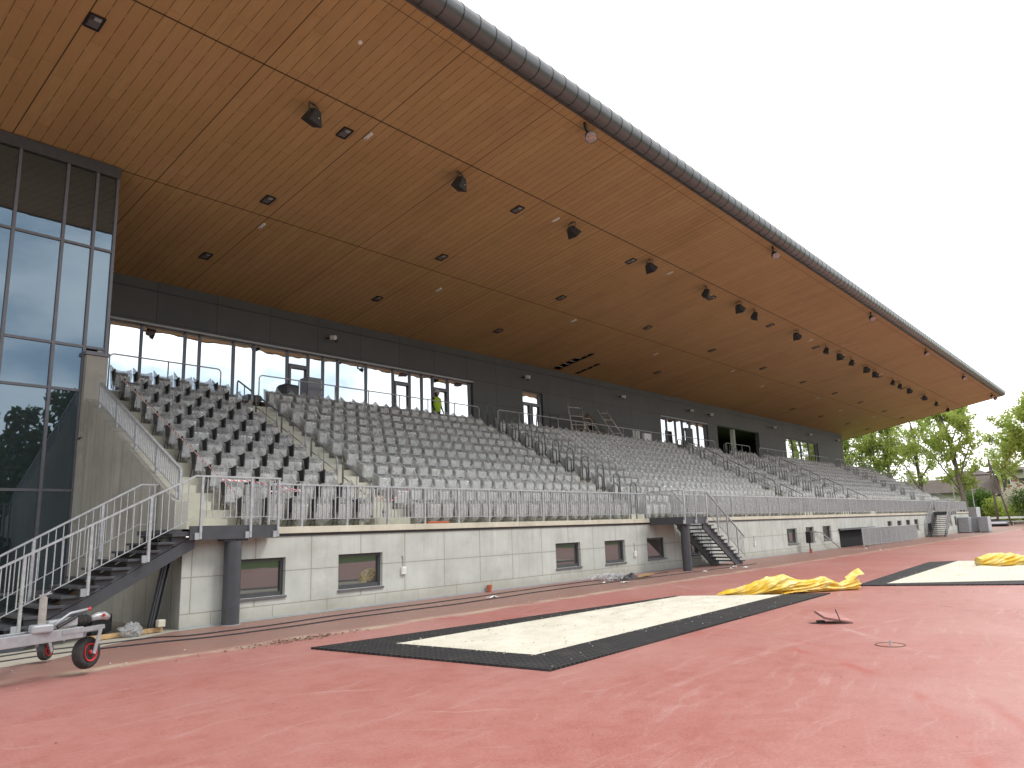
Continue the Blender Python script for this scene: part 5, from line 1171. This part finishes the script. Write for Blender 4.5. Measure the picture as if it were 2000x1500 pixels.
for a, b in (((31.0, 9.2, WALK), (31.4, 9.6, WALK + 1.2)), ((32.1, 9.2, WALK), (32.45, 9.5, WALK + 1.6)), ((32.9, 9.2, WALK), (32.4, 9.5, WALK + 1.4)), ((32.6, 9.0, WALK + .1), (33.9, 9.1, WALK + .7)), ((33.8, 9.0, WALK + .1), (32.7, 9.1, WALK + .7))): m_.tube([a, b], .02, 6)
m_.build('brace', M['scaf'], t)
t = thing('office_chair', (29.75, 9.4, WALK), 'dark wheeled frame standing before the glazed double door', 'trolley')
MB().tube([(29.4, 9.4, WALK + .1), (29.4, 9.4, WALK + 1.55)], .02, 8).build('upright', M['black'], t); MB().tube([(30.1, 9.4, WALK + .1), (30.1, 9.4, WALK + 1.55)], .02, 8).build('upright', M['black'], t)
for z in (.3, .55, .9, 1.2, 1.5): MB().tube([(29.4, 9.4, WALK + z), (30.1, 9.4, WALK + z)], .018, 6).build('rung', M['black'], t)
for x in (29.4, 30.1): MB().lathe((x, 9.36, WALK + .1), (0, 1, 0), [(0, .1), (.06, .1)], 16).build('caster', M['black'], t)
t.name = 'wheeled_rack'
t = thing('black_cabinet', (35.9, 9.6, WALK), 'black cabinet at the right foot of the scaffold heap', 'cabinet'); MB().box(35.45, 36.5, 9.3, 9.9, WALK, WALK + .8).build('cabinet_body', M['black'], t, bevel=.01); MB().box(35.5, 36.45, 9.285, 9.298, WALK + .05, WALK + .75).build('cabinet_door', M['dark_frame'], t)
for i, x in enumerate((37.1, 37.4, 37.65)):
    t = thing('white_tube', (x, 9.3, WALK), 'white upright tube on the walkway right of the black cabinet, %s of three' % nth(i + 1), 'tube', 'white tubes on the walkway'); MB().lathe((x, 9.3, WALK), (.02, .02, 1), [(0, .06), (1.25, .06)], 12).build('tube', M['white'], t); MB().lathe((x + .025, 9.325, WALK + 1.25), (0, 0, 1), [(0, .066), (.03, .066)], 12).build('end_cap', M['paper'], t)
t = thing('standing_board', (38.6, 9.3, WALK), 'white boxed panel standing right of the white tubes', 'panel'); MB().box(38.2, 39.05, 9.25, 9.4, WALK + .05, WALK + 1.2).build('panel_board', M['white'], t); MB().box(38.2, 39.05, 9.22, 9.43, WALK, WALK + .048).build('panel_foot', M['black'], t)
t = thing('black_chest', (42.6, 9.6, WALK), 'black chest on the walkway left of the open door', 'chest'); MB().box(41.6, 43.4, 9.2, 9.9, WALK, WALK + .72).build('chest_body', M['black'], t, bevel=.02); MB().box(41.58, 43.42, 9.18, 9.92, WALK + .722, WALK + .78).build('chest_lid', M['black'], t)
t = thing('white_board', (44.1, 9.3, WALK), 'white board leaning beside the open door of the third window', 'board'); MB().obox(Vector((44.1, 9.35, WALK + .5)), Vector((1, 0, 0)), Vector((0, .97, .2)), Vector((0, -.2, .97)), .42, .02, .45).build('board_face', M['white'], t)
MB().obox(Vector((44.1, 9.38, WALK + .05)), Vector((1, 0, 0)), Vector((0, 1, 0)), Vector((0, 0, 1)), .44, .06, .045).build('board_foot', M['off_grey'], t)

# ------------------------------------------------------------------ far end: grey cabins, fences, benches
for i, (x, y0c, y1c, d_, lab) in enumerate(((72.0, -.86, -.06, 1.2, 'left grey metal cabinet against the far end of the wall'), (73.6, -1.28, -.74, .9, 'middle grey metal cabinet, narrowest and set back between its neighbours'), (73.0, -2.06, -1.36, 1.5, 'right grey metal cabinet, farthest from the wall'))):
    t = thing('metal_cabinet', (x, y0c, 0), lab, 'cabinet', 'grey metal cabinets at the far end')
    MB().box(x, x + d_, y0c, y1c, .05, 1.28).build('cabinet_body', M['off_grey'], t, bevel=.02); MB().box(x + .1, x + d_ - .1, y0c + .1, y1c - .1, 0, .048).build('skid', M['dark_frame'], t)
    MB().box(x - .02, x - .003, y0c + .08, y1c - .08, .15, 1.2).build('front_panel', M['alloy'], t)
t = thing('box_unit', (82, .4, 0), 'grey box unit on dark legs behind the far cabinets', 'unit'); MB().box(82, 84, .15, 1.0, 1.2, 2.15).build('unit_body', M['off_grey'], t, bevel=.02); MB().box(82.0, 83.6, 1.01, 1.6, 1.2, 2.1).build('louvre', M['dark_frame'], t)
for x in (82.1, 83.7):
    for y in (.2, .85): MB().box(x, x + .08, y, y + .08, 0, 1.198).build('leg', M['dark_frame'], t)
def bench(x, y, L_, lab):
    t = thing('long_bench', (x, y, 0), lab, 'bench', 'white benches at the far end')
    MB().box(x, x + .5, y - L_, y, .42, .5).build('seat', M['white'], t); MB().box(x + .5, x + .58, y - L_, y, .8, 1.05).build('backrest', M['white'], t)
    for k in range(5): yy_ = y - .2 - k * (L_ - .4) / 4; MB().box(x + .1, x + .56, yy_ - .04, yy_ + .04, 0, .418).build('leg', M['steel'], t)
bench(112, 3.7, 9, 'long white bench at the far right of the track, lower one'); bench(117, 4.0, 12, 'long white bench at the far right of the track, upper one behind')
t = thing('boundary_fence', (119.5, -40, 0), 'thin grey mesh fence on posts crossing behind the far benches', 'fence')
for k in range(16): MB().tube([(119.5, 6 - k * 3, 0), (119.5, 6 - k * 3, 2.1)], .07, 6).build('post', M['steel'], t)
m_ = MB()
for z in (.2, .7, 1.2, 1.7, 2.05): m_.tube([(119.5, 6, z), (119.5, -39, z)], .045, 4)
m_.build('rail_wires', M['steel'], t)
t = thing('hurdle_cart', (103.5, 1.4, 0), 'low cart loaded with blue hurdles at the far track edge', 'cart')
MB().box(102, 103.5, .6, 2.4, .25, .33).build('cart_bed', M['mid_frame'], t)
for k in range(4): MB().box(102.2 + .3 * k, 102.35 + .3 * k, 0.7, 2.3, .332, .55 + .08 * (k % 2)).build('hurdle', M['blue'] if k % 2 else M['white'], t)
for x in (102.3, 103.2): MB().lathe((x, .65, .18), (0, 1, 0), [(0, .18), (1.7, .18)], 12).build('axle_wheels', M['rubber'], t)

# ------------------------------------------------------------------ trees, shrubs, houses
def leaf_quads(m_, c, rg, n_, rx, rz, sz, up=.3):
    for i in range(n_):
        while True:
            v = Vector((rg.uniform(-1, 1), rg.uniform(-1, 1), rg.uniform(-1, 1)))
            if .1 < v.length < 1: break
        p = Vector(c) + Vector((v.x * rx, v.y * rx, v.z * rz)); s = sz * rg.uniform(.6, 1.4)
        nv = Vector((rg.gauss(0, 1), rg.gauss(0, 1), rg.gauss(0, 1) + up)).normalized(); a = nv.orthogonal().normalized(); q_ = Matrix.Rotation(rg.uniform(0, 6.28), 3, nv); a = q_ @ a; b = nv.cross(a)
        m_.add([p + a * s, p + b * s * .55, p - a * s, p - b * s * .55], [(0, 1, 2, 3)])
def tree(x, y, h, crown_r, label, seed, leaf, group=None, lean=(0, 0), stems=1, dens=1.0, base=.25, lsz=.17, clr=1.0):
    rg = random.Random(seed); t = thing('deciduous_tree', (x, y, 0), label, 'tree', group); tips = []; wood = MB()
    def grow(p, d, l_, r_, lev):
        n_ = 5; pts = [p.copy()]; rs = [r_]; q_ = p.copy(); dd = d.copy()
        for i in range(n_):
            dd = (dd + Vector((rg.gauss(0, .10), rg.gauss(0, .10), rg.gauss(.04, .06)))).normalized(); q_ = q_ + dd * l_ / n_; pts.append(q_.copy()); rs.append(r_ * (1 - .62 * (i + 1) / n_))
            if lev >= 1: tips.append((q_.copy(), lev))
        wood.tube(pts, rs, 6 if lev else 9)
        if lev < 3:
            k = {0: 9, 1: 5, 2: 3}[lev]
            for j in range(k):
                s = rg.uniform(.35 if lev == 0 else .25, 1.0) if not (lev == 0) else base + (1 - base) * (j + rg.uniform(.2, .9)) / k
                i = min(int(s * n_), n_ - 1); p2 = pts[i].lerp(pts[i + 1], s * n_ - i); a = rg.uniform(0, 6.28) if lev else j * 2.4 + rg.uniform(-.4, .4)
                el = rg.uniform(.35, .9) if lev == 0 else rg.uniform(.0, .8)
                nd = (Vector((math.cos(a) * math.cos(el), math.sin(a) * math.cos(el), math.sin(el))) * .75 + dd * .4).normalized()
                ll = crown_r * (1.0 - .45 * max(0, s - .35)) * rg.uniform(.75, 1.1) if lev == 0 else l_ * rg.uniform(.45, .68)
                grow(p2, nd, ll, max(.02, r_ * (.42 if lev == 0 else .5) * (1 - .4 * s)), lev + 1)
    for k in range(stems):
        a = rg.uniform(0, 6.28); off = Vector((math.cos(a), math.sin(a), 0)) * (.5 if stems > 1 else 0)
        grow(Vector((x, y, -.1)) + off, Vector((lean[0] + off.x * .15, lean[1] + off.y * .15, 1)).normalized(), h * .86, h * .021 / stems ** .5, 0)
    lf = MB()
    for p, lev in tips:
        if lev >= 2 or rg.random() < .5: leaf_quads(lf, p, rg, max(1, int((5 if lev == 3 else 4) * dens)), .55 * clr, .34 * clr, lsz)
    wood.build('trunk', M['bark'], t, smooth=True); lf.build('crown', leaf, t)
    return t
GT = 'spring trees beyond the far end of the stand'
tree(104, 4.7, 16.2, 6.0, 'tallest fresh green tree with a bare lower trunk, before the brown roof', 31, M['leaf_spring'], GT, dens=2.3, base=.17, lsz=.19)
tree(101, 12.5, 15.5, 5.0, 'yellow-green multi-stem tree right beside the end of the roof', 32, M['leaf_spring'], GT, stems=2, dens=1.5, base=.2)
tree(100, 19, 15, 5.0, 'leafy yellow-green tree right behind the end of the dark facade', 33, M['leaf_spring'], GT, stems=2, dens=1.0, base=.15)
tree(116, 12.0, 16.5, 4.8, 'slender pale green tree standing between the two nearer trees', 37, M['leaf_pale'], GT, dens=1.0, base=.25)
tree(112, -.9, 13.8, 5.8, 'large fresh green tree cut by the right edge of the photo', 34, M['leaf_spring'], GT, dens=2.4, base=.2, lsz=.19)
tree(128, 4.2, 15, 4.4, 'thin pale sapling standing behind the utility pole', 35, M['leaf_pale'], GT, dens=.9, base=.3)
tree(108, 26, 16, 5.5, 'green tree mostly hidden behind the far corner of the facade', 36, M['leaf_spring'], GT, dens=.9, base=.2)
def shrub(x, y, h, r, leaf, label, seed, n_=1400, lsz=.12, shape=1.0):
    rg = random.Random(seed); t = thing('garden_shrub', (x, y, 0), label, 'shrub', 'shrubs in the garden beyond the track'); lf, wd = MB(), MB()
    for k in range(9):
        a = rg.uniform(0, 6.28); q_ = rg.uniform(.2, .85); c = (x + math.cos(a) * r * q_, y + math.sin(a) * r * q_, h * rg.uniform(.35, .85)); wd.tube([(x, y, 0), (x + math.cos(a) * r * q_ * .4, y + math.sin(a) * r * q_ * .4, h * .3), c], [.06, .04, .015], 5); leaf_quads(lf, c, rg, n_ // 9, r * .48, h * .26 * shape, lsz)
    leaf_quads(lf, (x, y, h * .5), rg, n_ // 4, r * .7, h * .45, lsz)
    wd.build('stem', M['bark'], t); lf.build('foliage', leaf, t)
shrub(124, 2.2, 5.4, 3.2, M['blossom'], 'broad white blossoming shrub in front of the red house', 41, 2200, .16)
shrub(117, 5.2, 4.8, 2.2, M['leaf_mid'], 'dark green shrub below the brown roof', 42, 1500, .16)
shrub(116, 3.6, 3.4, 2.0, M['leaf_spring'], 'bright green shrub left of the dark one below the brown roof', 43, 1400, .15)
shrub(113, .2, 4.6, 1.2, M['leaf_mid'], 'round clipped dark bush at the right edge below the large tree', 44, 1600, .10)
shrub(115, 1.6, 2.6, 1.8, M['leaf_spring'], 'low bright green shrub below the white blossoms', 45, 1200, .13)
shrub(97, 8.5, 3.4, 2.4, M['leaf_mid'], 'dark green shrub beside the end of the seating', 46, 1400, .14)
shrub(92, 4.4, 3.0, 1.6, M['leaf_spring'], 'small green shrub growing behind the far cabinets', 49, 1000, .12)
t = thing('garden_hedge', (123, -4, 0), 'low rusty orange clipped hedge behind the far benches', 'hedge'); m_ = MB(); rg = random.Random(47)
for k in range(40): leaf_quads(m_, (122.5, 5 - k * .35, .7), rg, 40, .5, .55, .11)
m_.build('foliage', M['leaf_rust'], t); MB().box(122.3, 122.7, -9, 5.2, 0, .5).build('stems', M['bark'], t)
def house(x, y, w_, d_, h, label, roofm, wallm, name='house', wins=3, hip=True, eave=.8, rh=2.2):
    t = thing(name, (x, y, 0), label, 'house', 'houses beyond the track'); MB().box(x, x + d_, y - w_ / 2, y + w_ / 2, 0, h).build('wall', wallm, t)
    a, b, c, d = x - eave, x + d_ + eave, y - w_ / 2 - eave, y + w_ / 2 + eave; rx = (a + b) / 2; i_ = min(w_ * .3, 3) if hip else 0
    r_ = MB().add([(a, c, h), (b, c, h), (b, d, h), (a, d, h), (rx, c + i_, h + rh), (rx, d - i_, h + rh), (a, c, h + .2), (b, c, h + .2), (b, d, h + .2), (a, d, h + .2)], [(0, 1, 2, 3), (6, 7, 4), (7, 8, 5, 4), (8, 9, 5), (9, 6, 4, 5), (0, 1, 7, 6), (1, 2, 8, 7), (2, 3, 9, 8), (3, 0, 6, 9)]).build('roof', roofm, t)
    for k in range(wins):
        yy_ = y - w_ / 2 + w_ * (k + .5) / wins; f = MB(); f.box(x - .05, x - .003, yy_ - .65, yy_ + .65, h - 2.2, h - .7); wo = f.build('window', M['white'], t); MB().box(x - .06, x - .052, yy_ - .52, yy_ + .52, h - 2.07, h - .83).build('pane', M['glass_low'], wo)
    return t, r_
t, r_ = house(150, 11.0, 13, 14, 4.6, 'long low house with a dark brown hipped roof behind the tallest tree', M['roof_brown'], M['roof_brown'], wins=5, rh=3.6)
t, r_ = house(150, 3.0, 9, 11, 8.3, 'tall red house with pale gable band and grey eaves behind the white blossoms', M['roof_brown'], M['brick_red'], wins=4, rh=1.0, eave=1.4)
MB().box(149.85, 149.99, -1.4, 7.4, 7.1, 8.28).build('pale_band', M['render'], t); MB().box(148.4, 149.8, -1.4, 7.4, 3.9, 4.4).build('balcony', M['roof_brown'], t)
for k in range(6): MB().box(149.8, 149.98, -1.3 + 1.6 * k, -.7 + 1.6 * k, 4.6, 6.6).build('pale_shutter', M['render'], t)
t, r_ = house(130, 14.5, 8, 8, 4.6, 'small pale house with dark gabled roof and chimney beside the end of the seating', M['roof_brown'], M['render'], wins=3, rh=2.4, hip=False); MB().box(133, 134, 16.6, 17.6, 5.2, 8.6).build('chimney', M['render'], r_)
t, r_ = house(170, 15.5, 6, 6, 8.8, 'narrow pale dormer house behind the tallest tree', M['roof_brown'], M['render'], wins=1, rh=1.2)
t = thing('utility_pole', (108, 1.6, 0), 'grey wooden utility pole with a leaning strut in front of the red house', 'utility pole')
MB().tube([(108, 2.3, 0), (108, 2.35, 8.0)], [.14, .11], 10).build('pole', M['bark'], t, smooth=True); MB().tube([(108.3, 1.0, 0), (108, 2.3, 7.7)], [.11, .09], 10).build('strut', M['bark'], t, smooth=True)
t = thing('flag_pole', (114, -.4, 0), 'thin white flagpole with a small red flag at the right edge', 'flagpole'); MB().tube([(114, -.4, 0), (114, -.4, 7.2)], .045, 8).build('pole', M['white'], t)
m_ = MB()
for i in range(6): m_.v += [(114 + .03 * math.sin(i * 2), -.5 - .07 * i, 6.9 - .05 * i), (114 + .05 * math.sin(i * 2 + 1), -.5 - .05 * i, 5.2 - .05 * i)]
for i in range(5): m_.f.append((2 * i, 2 * i + 2, 2 * i + 3, 2 * i + 1))
m_.build('flag', M['redcloth'], t)
for i, (x, y, h) in enumerate(((95, 4.2, 4.6), (98, 2.9, 4.2))):
    t = thing('lamp_post', (x, y, 0), 'slim pale lamp post beyond the end railing, %s one' % ('left' if i == 0 else 'right'), 'lamp post', 'lamp posts beyond the end railing'); MB().tube([(x, y, 0), (x, y, h)], [.045, .035], 8).build('pole', M['off_grey'], t); MB().box(x - .35, x + .1, y - .06, y + .06, h, h + .08).build('lamp_head', M['off_grey'], t)
# the wood across the field behind the camera, seen in the glass
m_ = MB(); rg = random.Random(77)
for k in range(170):
    x, y, h = rg.uniform(-45, 140), rg.uniform(-70, -57), rg.uniform(10, 16.5); lx, ly = rg.uniform(-1, 1), rg.uniform(-1, 1)
    for j in range(9):
        f_ = j / 8; rr_ = (3.4 * math.sin(math.pi * (.18 + .74 * f_)) + .3) * rg.uniform(.75, 1.15); a = rg.uniform(0, 6.28)
        leaf_quads(m_, (x + lx * f_ + math.cos(a) * .9, y + ly * f_ + math.sin(a) * .9, h * (.1 + .86 * f_)), rg, 75 if x < 75 else 40, rr_, 1.25, .42 if x < 75 else .6)
    m_.tube([(x, y, 0), (x + lx, y + ly, h * .8)], [.3, .08], 5)
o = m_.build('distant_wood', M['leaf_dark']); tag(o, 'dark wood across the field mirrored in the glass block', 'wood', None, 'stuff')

for o in bpy.data.objects:
    if '_w' in o: del o['_w']
